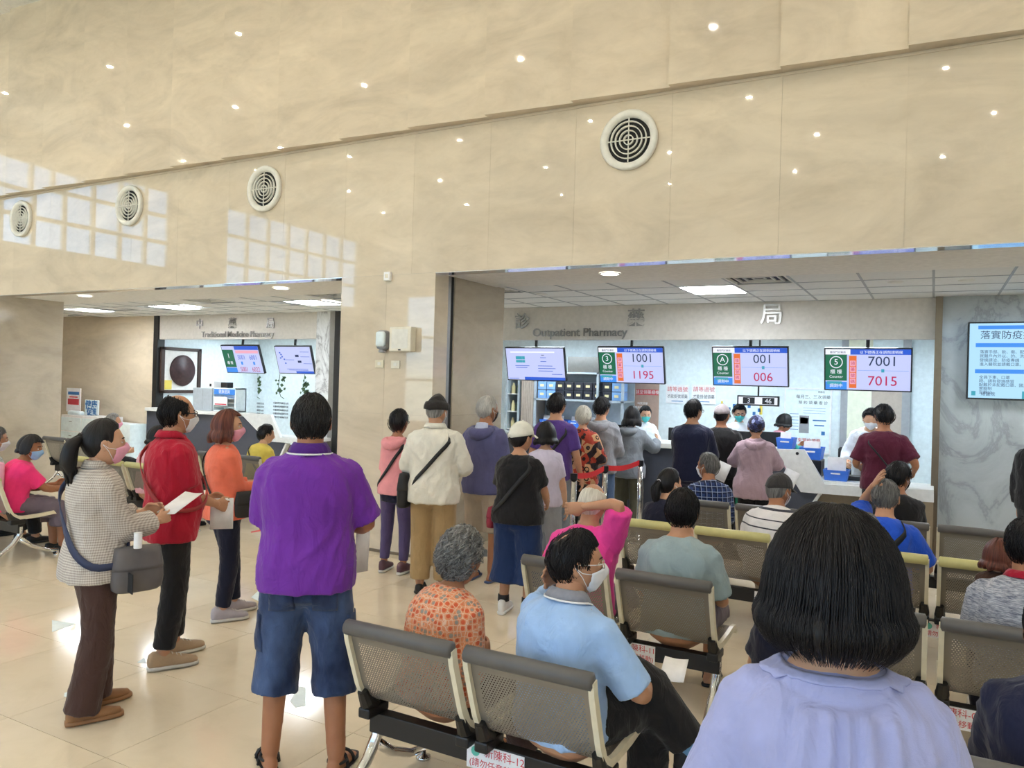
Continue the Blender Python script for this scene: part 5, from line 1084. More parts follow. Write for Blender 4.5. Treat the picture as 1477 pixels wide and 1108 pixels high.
    def crossbody(s,side,mat,w=.02,top=.93,low=-.1,off=.035,th=.003):
        """strap ring over one shoulder (side +1 = right) down to the opposite hip"""
        n=36; C=[];
        T=s.torso(-.3,1.0,off,n=28); Ts=np.linspace(-.3,1.0,28); V=[]
        sup=2.4
        for j in range(n):
            a=2*PI*j/n; sx=math.sin(a)*side; t=low+(top-low)*(.5+.5*math.copysign(abs(math.sin(a))**.8,math.sin(a))); i=min(max(int(round((t+.3)/1.3*27)),0),27); A,B=T[1][i],T[2][i]
            ca,sa=math.cos(a),math.sin(a)*side; cx=math.copysign(abs(sa)**(2/sup),sa); sy=math.copysign(abs(ca)**(2/sup),ca)
            lift=V3((0,0,.022 if (math.sin(a)>.85) else 0)); C.append(V3(T[0][i])+V3((cx*A*(.62 if math.sin(a)>.8 else 1),0,0))+V3(T[4][i])*(sy*B)+lift)
        for _ in range(2): C=[(C[j-1]+2*C[j]+C[(j+1)%n])/4 for j in range(n)]
        for j in range(n):
            t=C[(j+1)%n]-C[j-1]; t=t/np.linalg.norm(t); out=C[j]-V3((0,C[j][1]*0+s.sp[1][1],C[j][2])); out=out-t*np.dot(out,t); out=out/(np.linalg.norm(out)+1e-9); b=np.cross(t,out)
            V+=[C[j]+b*w+out*th,C[j]-b*w+out*th,C[j]-b*w-out*th,C[j]+b*w-out*th]
        Fc=[(4*j+q,4*((j+1)%n)+q,4*((j+1)%n)+(q+1)%4,4*j+(q+1)%4) for j in range(n) for q in range(4)]
        return V,Fc
BODYX=[]
def loft_open(P,R): return limb(P,R,14,None,(.6,.04))
def limb_flat(P,R,n=14):
    V,Fc=limb(P,R,n); return V,Fc
def finish_people():
    remesh_now([(o,v,it) for o,v,it,_,_ in PENDING])
    for o,v,it,fold,seed in PENDING:
        if fold<=0: continue
        me=o.data; n=len(me.vertices); co=np.empty(n*3); me.vertices.foreach_get('co',co); co=co.reshape(-1,3); nr=np.empty(n*3); me.vertices.foreach_get('normal',nr); nr=nr.reshape(-1,3); rg=np.random.RandomState(seed); h=np.zeros(n)
        warp=np.stack([np.sin(co[:,2]*9+rg.rand()*6)*.04+np.sin(co[:,1]*7)*.03,np.sin(co[:,2]*11+rg.rand()*6)*.04,np.sin(co[:,0]*8+rg.rand()*6)*.05],1); q=co+warp
        for _ in range(5):
            d=rg.randn(3)*np.array([1,1,.75]); d=d/np.linalg.norm(d)*rg.uniform(16,52); ph=rg.rand()*6.28; w=np.sin(q@d+ph); m=.5+.5*np.sin(co@(rg.randn(3)*6)+rg.rand()*6); h+=(1-np.abs(w))**2*m
        h=(h/2.2-.45); me.vertices.foreach_set('co',(co+nr*(h*fold*1.7)[:,None]).ravel()); me.update()
    for o,ex in BODYX:
        me=o.data; n=len(me.vertices); co=np.empty(n*3); me.vertices.foreach_get('co',co); V=[co.reshape(-1,3)]; 
        bm=bmesh.new(); bm.from_mesh(me)
        for v,f in ex:
            vs=[bm.verts.new(tuple(p)) for p in v]
            for q in f: 
                fc=bm.faces.new([vs[i] for i in q]); fc.smooth=True
        bm.to_mesh(me); bm.free(); me.polygons.foreach_set('use_smooth',[True]*len(me.polygons)); me.update()
# ---------------------------------------------------------------- cast
for n,c in {'shoe_white':(226,224,220),'shoe_sole':(206,202,194),'shoe_black':(28,28,30),'shoe_tan':(176,150,120),'shoe_grey':(176,168,174),'shoe_brown':(150,108,70),'shoe_plum':(92,62,72),'flip_blue':(70,84,120),'mask_pink':(240,170,196),'mask_blue':(150,190,232),'mask_white':(232,234,240),'mask_black':(34,32,32),'mask_teal':(70,190,190),'bag_grey':(96,92,92),'bag_black':(30,30,32),'bag_red':(140,30,52),'bag_green':(60,180,140),'strap_navy':(44,54,86),'strap_red':(150,44,46),'gold':(206,180,120),'sock_blue':(120,170,214),'sock_black':(28,28,30),'pearl':(236,222,206)}.items(): plain(n,c,.6)
plain('gold',(206,180,120),.3,.8)
def T(name,*a,**k): cloth(name,*a,**k); return name
T('red_polo',(176,24,50)); T('black_cloth',(30,29,31)); T('brown_cloth',(74,52,46)); T('check_jacket',(214,206,196),'check',(158,148,140),scale=1.3); T('coral',(240,122,94)); T('navy_cloth',(26,28,48)); T('purple_polo',(112,48,158)); T('purple_collar',(82,36,128))
T('denim',(28,42,74),'denim',(76,98,138)); T('rose',(242,160,164)); T('mauve_leggings',(86,74,112)); T('cream_shirt',(232,228,214)); T('khaki',(172,144,102)); T('slate_hoodie',(92,92,132)); T('lilac_grey',(190,196,220)); T('beige_shorts',(178,162,142)); T('black_tee',(26,25,27)); T('navy_culottes',(28,50,92)); T('white_cap',(232,230,216))
T('lilac_tee',(214,206,228)); T('violet_tee',(84,58,130)); T('patch_vest',(196,150,110),'patch',(170,62,46),(52,42,46),1.8); T('grey_hoodie',(150,152,158)); T('grey_jacket',(128,134,142)); T('olive',(96,92,76)); T('jeans_blue',(86,112,150)); T('navy_tee',(28,32,58)); T('mauve_hoodie',(176,150,160)); T('white_coat',(232,238,246)); T('maroon_tee',(86,26,48)); T('pink_top',(240,170,190)); T('teal_sleeve',(50,150,140)); T('beanie_dark',(44,40,38)); T('cap_grey',(160,150,152)); T('cap_dark',(58,56,56))
T('floral',(222,142,100),'floral',(206,92,56),(150,140,128),1.25); T('blue_polo',(160,192,234)); T('grey_collar',(140,142,152)); T('hot_pink',(240,70,158)); T('teal_grey_tee',(150,168,172)); T('striped',(230,226,226),'stripe',(60,60,70)); T('plaid_navy',(38,58,108),'plaid',(160,174,206),(18,24,48),1.5); T('lavender',(164,170,216)); T('blue_tee',(36,86,204)); T('melange_grey',(92,98,114),'melange',(190,192,200)); T('melange_dark',(70,72,84),'melange',(150,150,160)); T('neon_pink',(244,56,124)); T('grey_slacks',(112,100,110)); T('plaid_pale',(214,216,212),'plaid',(150,160,150),(190,196,190),1.6); T('soft_pink',(238,182,192)); T('yellow_tee',(226,204,96)); T('jeans_navy',(22,42,84)); T('brown_knit',(72,48,38)); T('scarf_print',(60,66,110),'patch',(140,150,190),(40,40,60),3)
def head_dir(loc,rel):
    """heading angle: rel degrees clockwise from facing straight away from the camera"""
    v=Vector((loc[0],loc[1])); a=math.atan2(-v.x,v.y); return a-math.radians(rel)
def person(label,px=None,d=None,rel=0,loc=None,head_rel=None,**k):
    p=spot(px,d) if loc is None else Vector((loc[0],loc[1],0)); h=head_dir(p,rel)
    if head_rel is not None: hd=k.get('head',(0,0,0)); k['head']=(math.radians(head_rel),*hd[1:])
    return Person(label,(p.x,p.y,0),h,**k)
def bag(p,label,pos,size,mat,strapdata=None,strapmat='bag_black',rz=0,flap=True,name='shoulder_bag',extra=None):
    M4=p.r.matrix_basis.copy() if False else Matrix.Translation(p.r.location)@Matrix.Rotation(p.r.rotation_euler[2],4,'Z')
    r=thing(name,label,'bag',p.r.location,p.r.rotation_euler[2]); w,dp,h=size
    MX=Matrix.Translation(pos)@Matrix.Rotation(rz,4,'Z'); zz=[-.5,-.44,-.2,.1,.38,.5]; v,f=loft([(0,0,h*t) for t in zz],[w/2*q for q in (.8,1.0,1.1,1.0,.8,.6)],[dp/2*q for q in (.82,.97,1.03,1.0,.92,.86)],V3((1,0,0)),V3((0,1,0)),20,3.0,(.1,.15)); MB().add([MX@Vector(tuple(q)) for q in v],f).build('bag_body',mat,r,True)
    if flap: v,f=loft([(0,0,h*t) for t in (.02,.1,.38,.52)],[w/2*q+.005 for q in (1.03,1.0,.8,.62)],[dp/2*q+.004 for q in (.98,.98,.9,.86)],V3((1,0,0)),V3((0,1,0)),20,3.0,(.02,.15)); MB().add([MX@Vector(tuple(q)) for q in v],f).build('flap',mat,r,True)
    if strapdata: mobj('strap',*strapdata,strapmat,r,True)
    if extra: extra(r,MX)
    return r
def paper(p,label,pos,w,h,rot,name='paper_sheet'):
    r=MB(); n=5
    V=[(w*(i/n-.5),.006*math.sin(i/n*3),0) for i in range(n+1)]; V=[(x,y,z0) for z0 in (0,h) for x,y,_ in V]; Fc=[(i,i+1,n+2+i,n+1+i) for i in range(n)]; r.add(V,Fc)
    r.xf(Matrix.Translation(pos)@Matrix.Rotation(rot[2],4,'Z')@Matrix.Rotation(rot[1],4,'Y')@Matrix.Rotation(rot[0],4,'X')); o=r.build(name,'paper',None,True); o.location=p.r.location; o.rotation_euler=p.r.rotation_euler; m=o.modifiers.new('t','SOLIDIFY'); m.thickness=.0012; return tag(o,label,'paper')
GS='people standing in line'; GT='people seated on the benches'
# --- woman in checked jacket
p=person('woman in checked jacket with ponytail and pink mask holding papers',143,4.05,74,H=1.53,sex='f',lod=0,skin='c',hands=[(-.05,.27,1.03),(.06,.30,1.0)],elbow=[(-.3,-.6,-.7),(.3,-.7,-.6)],hand_kind='hold',feet=[(-.09,.05,.085),(.09,-.06,.085)],head=(.12,.02,0),build=1.06)
p.top('check_jacket',.030,-.26,1.82,.026,.006,.05,name='jacket',srad=(.058,.054,.05,.044)); p.bottom('brown_cloth',2.09,(.02,.022,.046),.004); p.collar('check_jacket',.03,.058,flare=.014); p.shoes('flat','shoe_brown','shoe_brown')
p.hair('short','black',.016); p.ponytail('black',[(0,-.108,.03),(0,-.15,.0),(0,-.16,-.09),(0,-.135,-.2)],[.028,.048,.046,.012]); p.mask('mask_pink'); p.face()
def fr(r,MX):
    MB().box(-.12,.12,-.062,-.056,-.10,.0,.005).xf(MX).build('pocket','bag_black',r); MB().cyl((.06,-.02,.12),.02,.08,12).xf(MX).build('bottle_cap','paper',r)
bag(p,'grey slouchy shoulder bag with navy and red strap on the checked jacket woman',(.20,.15,.78),(.11,.25,.22),'bag_grey',p.crossbody(-1,'strap_navy',.018,.93,-.08,.052),'strap_navy',extra=fr)
paper(p,'folded white papers held by the woman in the checked jacket',(0.05,.34,1.03),.12,.24,(-1.2,0,.5))
# --- man in red polo
p=person('balding man in red polo shirt and black trousers with glasses',250,4.8,72,H=1.66,lod=0,skin='a',hands=[(-.06,.26,.99),(.05,.28,.97)],elbow=[(-.4,-.7,-.6),(.4,-.8,-.6)],hand_kind='relax',belly=.05,feet=[(-.1,.08,.085),(.1,-.05,.085)],build=1.06)
p.top('red_polo',.024,-.28,.78,.026,.006,.03); p.bottom('black_cloth',1.9,(.016,.02,.018)); p.collar('red_polo'); p.shoes('sneaker','shoe_tan'); p.hair('short','black',.013,spots=[(0,1.2,.75,.03),(0,.75,.6,.03)]); p.mask('mask_white'); p.face(); p.glasses()
o=MB().box(.165,.172,-.02,.0,.0,.16).build('ankle_print','paper',p.r); 
for k in range(4): pass
bpy.data.objects.remove(o)
mobj('bag_strap',*p.crossbody(-1,'strap_red',.012,.93,.12,.044),'strap_red',p.r,True)
paper(p,'clear folded leaflet held low by the man in the red polo',(.02,.32,.80),.14,.2,(0,0,1.2))
# --- woman in coral blouse
p=person('woman in coral blouse and pink mask with black trousers',328,5.7,70,H=1.525,sex='f',lod=0,skin='c',hands=[(-.03,.25,.99),(.05,.26,.96)],elbow=[(-.3,-.6,-.7),(.3,-.7,-.7)],hand_kind='fist',head=(.42,0,0),feet=[(-.08,.12,.085),(.08,-.02,.085)],lean=-.04)
p.top('coral',.024,-.2,1.75,.024,.008,.05,name='blouse'); p.bottom('navy_cloth',1.93,(.014,.016,.014)); p.shoes('sneaker','shoe_grey'); p.hair('long','brown',.018,length=.10,fringe=38,open_=68,flare=.022); p.mask('mask_pink'); p.face()
bag(p,'small black crossbody bag on the woman in the coral blouse',(.19,.12,.86),(.07,.22,.18),'bag_black',p.crossbody(-1,'bag_black',.009,.93,-.05,.036),'bag_black')
# --- man in purple polo
p=person('man in purple polo shirt and denim cargo shorts seen from behind',450,3.55,6,H=1.715,lod=0,skin='b',hands=[(-.06,.27,1.14),(.12,.25,1.08)],elbow=[(-.45,-.3,-.8),(.6,-.2,-.7)],hand_kind=('hold','hold'),belly=.04,build=1.13,toe=[-.3,.35],feet=[(-.14,.0,.085),(.16,-.06,.085)])
p.top('purple_polo',.026,-.2,.86,.028,.007,.04); shorts=p.bottom('denim',1.36,(.022,.038,.05),.006,name='shorts'); p.collar('purple_collar',.036,.066,stripe='paper'); p.shoes('sandal','shoe_black'); p.hair('short','salt',.010)
def patch(p,target,name,c,du,dv,w,h,mat,off=.004,n=8,neg=True):
    c,du,dv=V3(c),V3(du),V3(dv); V=[c+du*(w*(i/n-.5))+dv*(h*(j/n-.5)) for j in range(n+1) for i in range(n+1)]; o=mobj(name,V,gridfaces(n+1,n+1,False),mat,p.r,True); m=o.modifiers.new('w','SHRINKWRAP'); m.target=target; m.wrap_method='PROJECT'; m.use_negative_direction=neg; m.use_positive_direction=not neg; m.project_limit=.4; m.use_project_x=abs(np.cross(du,dv)[0])>.5; m.use_project_y=abs(np.cross(du,dv)[1])>.5; m.offset=off; s_=o.modifiers.new('t','SOLIDIFY'); s_.thickness=.004; s_.offset=1; return o
plain('denim_thread',(150,160,176),.8); T('denim_dark',(26,38,68),'denim',(62,82,120))
for sg in (-1,1):
    c=V3((sg*.095,-.3,p.pel[2]-.125)); patch(p,shorts,'back_pocket',c,(1,0,0),(0,0,1),.11,.12,'denim_dark',.003,neg=False)
    K=p.kn[0 if sg<0 else 1]; Hh=p.hip[0 if sg<0 else 1]; c=Hh*.35+K*.65+V3((sg*.3,-.02,0)); patch(p,shorts,'cargo_pocket',c,(0,1,0),(0,0,1),.11,.17,'denim_dark',.006,neg=sg>0)
    if sg>0: patch(p,shorts,'white_print',c+V3((0,-.01,-.02)),(0,1,0),(0,0,1),.06,.09,'bag_grey',.012,neg=True)
paper(p,'white folded papers held beside the man in the purple polo',(.24,.16,.86),.10,.28,(0,.05,.9))
# --- pillar line
p=person('woman in pink hooded vest and grey purple leggings by the pillar',575,7.2,28,H=1.50,sex='f',lod=1,skin='b',hands=[(-.05,.2,.98),(.1,.24,.95)],build=.92)
p.top('rose',.024,-.2,1.0,.012,.005,.03,name='hooded_vest'); p.bottom('mauve_leggings',1.9,(.012,.012,.010),.002,rad=(.086,.060,.056,.042),name='leggings'); p.hood('rose'); p.shoes('sneaker','shoe_plum'); p.hair('short','black',.02); p.glasses()
mobj('bag_strap',*p.crossbody(1,'bag_black',.014,.93,-.05,.036),'bag_black',p.r,True); p.top('navy_cloth',.016,-.36,0,.01,.003,.0,neck=.3,name='under_skirt')
p=person('man in cream shirt and dark beanie with khaki trousers',630,6.55,12,H=1.655,lod=1,skin='a',hands=[(-.14,.24,1.06),(.16,.25,1.08)],elbow=[(-.5,-.5,-.7),(.5,-.5,-.7)],head=(.3,-.25,0),build=1.1)
p.top('cream_shirt',.034,-.28,1.75,.034,.007,.05); p.bottom('khaki',1.94,(.028,.035,.04),.005); p.collar('cream_shirt'); p.shoes('flat','shoe_black','shoe_black'); p.hair('short','grey',.012); p.beanie('beanie_dark'); p.mask('mask_white')
bag(p,'dark patterned bag hanging at the side of the man in the cream shirt',(-.25,.0,.86),(.10,.24,.28),'bag_black',p.crossbody(1,'bag_black',.016,.93,-.05,.044),'bag_black')
p=person('grey haired man in slate hoodie with beige shorts and flip flops',702,7.0,28,H=1.665,lod=1,skin='b',hands=[(-.12,.24,1.0),(.12,.26,1.0)],head=(.35,0,0))
p.top('slate_hoodie',.030,-.24,1.85,.028,.006,.03,name='hoodie'); p.bottom('beige_shorts',1.12,(.024,.04,.05),.005,name='shorts'); p.hood('slate_hoodie','lilac_grey'); p.shoes('flipflop','flip_blue'); p.hair('short','silver',.011); p.mask('mask_black')
p=person('woman in black top and white cap with navy culottes and white sneakers',752,6.0,22,H=1.47,sex='f',lod=1,skin='a',hands=[(-.08,.22,.86),(.14,.28,.84)],elbow=[(-.5,-.5,-.6),(.5,-.5,-.6)],build=1.16,belly=.03,head=(.35,-.1,0))
p.top('black_tee',.026,-.2,.72,.026,.006,.04); p.bottom('navy_culottes',1.55,(.034,.05,.085),.006,name='culottes'); p.shoes('sneaker','shoe_white','shoe_white'); p.hair('short','black',.017); p.cap('white_cap',T=.026)
for i in (0,1): A=p.an[i]; MB().tube([tuple(A+V3((0,0,.01))),tuple(A+V3((0,0,.06)))],[.046,.044],12).build('sock','sock_black',p.r,True)
bag(p,'small dark red handbag at the hip of the woman in the white cap',(-.25,.12,.72),(.08,.2,.16),'bag_red',p.crossbody(1,'bag_black',.016,.93,-.12,.04),'bag_black')
p=person('black haired person in lilac tee half hidden behind the white cap',789,6.75,10,H=1.45,sex='f',lod=2,skin='c'); p.top('lilac_tee',.024,-.15,.7); p.bottom('grey_hoodie'); p.hair('long','black',.016,length=.07); p.shoes('flat','shoe_black','shoe_black')
p=person('man in violet tee with dark strap behind the belt barrier',803,7.75,14,H=1.70,lod=1,skin='a',hands=[(-.2,.15,.95),(.26,.08,.85)],head=(.25,0,0)); p.top('violet_tee',.026,-.18,.75,.026); p.bottom('grey_jacket',1.93); p.shoes('flat','shoe_black','shoe_black'); p.hair('short','black',.012); mobj('bag_strap',*p.crossbody(1,'bag_black',.014,.93,-.1,.034),'bag_black',p.r,True)
p=person('elderly person in patchwork print vest with white hair',842,8.5,12,H=1.55,sex='f',lod=1,skin='a',hands=[(-.16,.2,.95),(.2,.22,1.0)]); p.top('patch_vest',.028,-.3,1.6,.024,.005,.04,name='print_jacket'); p.bottom('black_cloth'); p.shoes('flat','shoe_black','shoe_black'); p.hair('short','white',.016,noise_=.0015)
p=person('tall man in light grey hoodie and blue jeans at the barrier',868,8.85,14,H=1.65,lod=1,skin='a',hands=[(-.15,.25,1.05),(.15,.28,1.05)],head=(.3,0,0)); p.top('grey_hoodie',.03,-.22,1.85,.03,.007,.03,name='hoodie'); p.hood('grey_hoodie'); p.bottom('jeans_blue',1.94,(.014,.02,.02)); p.shoes('sneaker','shoe_black','shoe_white'); p.hair('short','black',.018)
p=person('woman in grey hooded jacket leaning on the counter with red bag',910,9.3,18,H=1.545,sex='f',lod=1,skin='c',lean=.1,hands=[(-.12,.34,1.13),(.24,.34,1.14)]); p.top('grey_jacket',.032,-.32,1.85,.03,.007,.05,name='jacket'); p.hood('grey_jacket'); p.bottom('olive',1.94,(.02,.03,.035)); p.shoes('flat','shoe_black','shoe_black'); p.hair('long','black',.018,length=.10)
bag(p,'dark red handbag hanging at the side of the grey jacket woman',(-.28,.0,.92),(.10,.26,.24),'bag_red')
p=person('pharmacist in white coat with teal mask behind the grey jacket woman',931,11.35,165,H=1.50,sex='f',lod=1,skin='c',head=(0,-.25,0),hands=[(-.15,.3,1.0),(.15,.3,1.0)],group='masked staff behind the counter'); p.top('white_coat',.03,-.4,1.85,.03); p.bottom('black_cloth'); p.shoes('flat','shoe_black','shoe_black'); p.hair('short','black',.016); p.mask('mask_teal'); p.face()
p=person('man in navy long sleeve shirt standing at the counter',1000,8.3,16,H=1.665,lod=1,skin='a',hands=[(-.12,.36,1.1),(.14,.34,1.1)],build=1.1,head=(.4,0,0)); p.top('navy_tee',.03,-.22,1.85,.028,.006,.02); p.bottom('navy_cloth'); p.shoes('flat','shoe_black','shoe_black'); p.hair('short','black',.013); p.glasses()
paper(p,'white paper held at the side of the man in navy',(.27,.1,.82),.14,.2,(0,.4,.6))
p=person('man in black shirt and grey cap at the counter',1042,8.85,4,H=1.60,lod=1,skin='b',hands=[(-.12,.28,1.14),(.22,.22,1.0)],build=1.08,head=(.3,-.2,0)); p.top('black_cloth',.028,-.22,.85,.03); p.bottom('black_tee'); p.shoes('flat','shoe_black','shoe_black'); p.hair('short','black',.012); p.cap('cap_grey',True)
bag(p,'green shopping bag hanging between the black shirt man and mauve hoodie',(.22,.12,.62),(.12,.28,.34),'bag_green',name='shopping_bag',flap=False,extra=lambda r,MX: MB().tube([(-.0,-.08,.16),(0,-.06,.34),(0,.06,.34),(0,.08,.16)],.006,6).xf(MX).build('handle','bag_green',r))
p=person('woman in mauve hoodie with printed head scarf at the counter',1092,8.3,2,H=1.50,sex='f',lod=1,skin='a',hands=[(-.2,.3,1.08),(.2,.3,1.05)],build=1.12,head=(0,-.2,0)); p.top('mauve_hoodie',.034,-.42,1.85,.034,.008,.06,name='hoodie'); p.hood('mauve_hoodie'); p.bottom('black_cloth'); p.shoes('flat','shoe_black','shoe_black'); p.hair('short','black',.014); p.cap('scarf_print',False,name='head_scarf',low=([0,90,180],[30,5,-30]))
paper(p,'pale paper hanging at the side of the mauve hoodie',(.3,.1,.72),.16,.24,(0,.4,.3))
p=person('dark haired pharmacist with teal mask behind the monitors',1067,10.9,172,H=1.57,lod=1,skin='c',head=(0,-.25,0),hands=[(-.15,.3,1.0),(.15,.3,1.0)],group='masked staff behind the counter'); p.top('white_coat',.03,-.4,1.85,.03); p.bottom('black_cloth'); p.shoes('flat','shoe_black','shoe_black'); p.hair('short','black',.022); p.mask('mask_teal'); p.face(); p.glasses()
p=person('clerk in pink vest with teal sleeves reaching to the blue baskets',1121,10.55,60,H=1.47,sex='f',lod=1,skin='b',lean=.2,hands=[(-.05,.40,1.05),(.1,.42,1.05)],head=(.2,-.1,0)); p.top('teal_sleeve',.018,-.2,1.45,.024); p.top('pink_top',.034,-.25,0,.02,name='vest'); p.bottom('black_cloth'); p.shoes('flat','shoe_black','shoe_black'); p.hair('long','black',.018,length=.05)
p=person('man in maroon tee with black strap at the low desk',1276,7.95,-4,H=1.665,lod=1,skin='b',hands=[(-.2,.22,1.0),(.3,.1,1.0)],elbow=[(-.4,-.5,-.7),(.4,-.5,-.7)],build=1.1,head=(-.25,-.35,0)); p.top('maroon_tee',.028,-.22,.85,.03,.006,.03); p.bottom('black_cloth',1.94,(.018,.024,.026)); p.shoes('sneaker','shoe_black','shoe_white'); p.hair('short','black',.024,noise_=.0015); mobj('bag_strap',*p.crossbody(-1,'bag_black',.008,.93,-.1,.034),'bag_black',p.r,True)
p=person('pharmacist in white coat bending over the low desk',1256,9.55,178,H=1.66,lod=1,skin='c',lean=.35,slouch=.2,head=(0,-.3,0),hands=[(-.2,.35,.95),(.25,.32,.95)]); p.top('white_coat',.03,-.4,1.85,.034,.007,.03); p.bottom('black_cloth'); p.shoes('flat','shoe_black','shoe_black'); p.hair('short','black',.022); p.mask('mask_white')
# --- near woman with bob
p=person('woman with black bob hair in lavender gathered blouse and bead necklace',1213,1.36,-8,H=1.565,sex='f',lod=0,skin='c',build=1.05,hands=[(-.2,.2,.9),(.2,.22,.9)],head=(0,-.05,0))
blouse=p.top('lavender',.030,-.35,1.8,.026,.004,.05,name='blouse',srad=(.056,.056,.05,.042),vox=.0075,neck=1.0); p.bottom('navy_cloth'); p.shoes('flat','shoe_black','shoe_black'); p.hair('long','black',.028,length=.075,fringe=20,open_=62,flare=.022,n=140,curlin=.034); p.strands('black',2600,.082,.028,62,.022,.0011,.034)
v=[];nn=48
for rr in (.084,.092,.100,.108,.116):
    for j in range(nn): aa=2*PI*j/nn; v.append(p.neck+V3((math.sin(aa)*rr*1.1,0,0))+p.cf*(math.cos(aa)*rr*.95)+p.cd*(.03-.055*max(0,math.cos(aa))-(rr-.084)*.5))
o=mobj('neck_band',v,gridfaces(5,nn),'lavender',p.r,True); m=o.modifiers.new('w','SHRINKWRAP'); m.target=blouse; m.wrap_method='NEAREST_SURFACEPOINT'; m.wrap_mode='ABOVE_SURFACE'; m.offset=.003; m=o.modifiers.new('t','SOLIDIFY'); m.thickness=.003
nb=[]; 
for j in range(40):
    a=2*PI*j/40; q=p.neck+p.cd*.028+V3((math.sin(a)*.060,0,0))+p.cf*(math.cos(a)*.064)-p.cd*(.03*max(0,math.cos(a))); nb.append(q)
nk=MB()
for q in nb: nk.lathe([(0,-.0024),(.0024,0),(0,.0024)],tuple(q),8)
nk.build('necklace','pearl',p.r,True)
BOBZ=p.neck[2]
# --- seated, left block of the right hand benches
def seated(label,x,y,**k): k.setdefault('head',(0,0,0)); return Person(label,(x,y,0),k.pop('rz',0),sit=True,group=None,**k)
p=seated('grey curly haired elder in orange patterned blouse on the bench',-1.83,2.76,H=1.50,sex='f',lod=0,skin='b',slouch=.3,lean=.02,rz=-.2,build=1.05,hands=[(-.08,.22,.60),(.07,.22,.60)]); p.top('floral',.03,-.1,1.3,.03,.006,.03,name='blouse',vox=.011); p.bottom('brown_cloth',1.9,(.02,.03,.03)); p.shoes('sandal','shoe_black'); p.hair('short','grey',.026,noise_=.0032,n=110)
p=seated('man in light blue polo with mask and one hand raised behind his head',-1.25,2.76,H=1.66,lod=0,skin='a',slouch=.2,lean=-.05,rz=-.25,hands=[(-.15,.10,1.00),(.20,.30,.60)],elbow=[(-.5,1,-.8),(.6,-.5,-.3)],head=(.75,0,.0),hand_kind=('flat','relax'),build=1.08,feet=[(.33,.47,.32),(.12,.45,.085)],toe=[1.0,.12],kneepole=[(.1,.5,1),None])
p.top('blue_polo',.026,-.12,.9,.03,.006,.02); p.collar('grey_collar',.03,.066,stripe='paper'); p.bottom('black_cloth',1.86,(.022,.035,.04),.006); p.shoes('sneaker','shoe_black','shoe_black'); p.hair('short','black',.015,spots=[(PI,1.05,.30,.02)]); p.mask('mask_white'); p.face(); p.glasses('chrome')
A=p.an[0]; MB().tube([tuple(A+V3((0,0,-.0))),tuple(A*.75+p.kn[0]*.25)],[.046,.05],12).build('sock','sock_blue',p.r,True)
paper(p,'white slip on the lap of the man in the blue polo',(.24,.42,.60),.10,.16,(-1.3,0,.4))
p=seated('bald man in hot pink tee with one arm folded behind his head',-1.80,4.26,H=1.64,lod=1,skin='a',slouch=.28,lean=-.02,rz=.05,hands=[(-.1,.25,.62),(.0,-.06,1.08)],elbow=[(-.6,-.3,-.5),(1,.2,.1)],head=(.1,-.15,0),hand_kind='hold',build=1.06); p.top('hot_pink',.028,-.12,.85,.034,.007,.02); p.bottom('grey_slacks',1.3,(.02,.03,.04)); p.shoes('sandal','shoe_black'); p.hair('bald','white',.006,spots=[(0,1.3,.9,.012)])
p=seated('man in teal grey tee with thinning crown on the bench',-1.23,4.26,H=1.66,lod=0,skin='a',slouch=.15,rz=.1,hands=[(-.15,.3,.62),(.2,.3,.6)],build=1.06); p.top('teal_grey_tee',.028,-.14,.85,.03,.006,.03); p.bottom('grey_slacks',1.1,(.024,.04,.05)); p.shoes('sandal','shoe_black'); p.hair('short','black',.017,spots=[(PI,1.2,.16,.013)])
p=seated('ponytail girl in dark navy top on the green bench',-1.83,5.82,H=1.54,sex='f',lod=1,skin='c',slouch=.3,rz=-.2,head=(.35,0,0)); p.top('navy_cloth',.024,-.12,.8); p.bottom('black_cloth'); p.shoes('flat','shoe_black','shoe_black'); p.hair('short','black',.014); p.ponytail('black',[(0,-.105,.02),(0,-.14,-.02),(0,-.14,-.09),(0,-.12,-.17)],[.022,.032,.03,.008],'paper'); p.mask('mask_pink')
p=seated('man in white striped shirt and dark cap sitting at the bench end',-1.0,5.86,H=1.62,lod=1,skin='b',slouch=.42,lean=.06,rz=0,head=(.5,-.25,0),build=1.12); p.top('striped',.03,-.12,1.25,.032,.006,.02); p.bottom('beige_shorts',1.9); p.shoes('sneaker','shoe_white'); p.hair('short','darkgrey',.010); p.cap('cap_dark',True); p.mask('mask_white')
p=seated('grey haired man in navy plaid shirt looking aside with mask',-1.78,7.12,H=1.62,lod=1,skin='b',slouch=.25,rz=.45,head=(-.75,0,0)); p.top('plaid_navy',.028,-.12,1.3,.03); p.bottom('black_cloth'); p.shoes('flat','shoe_black','shoe_black'); p.hair('short','darkgrey',.013); p.mask('mask_white'); p.face()
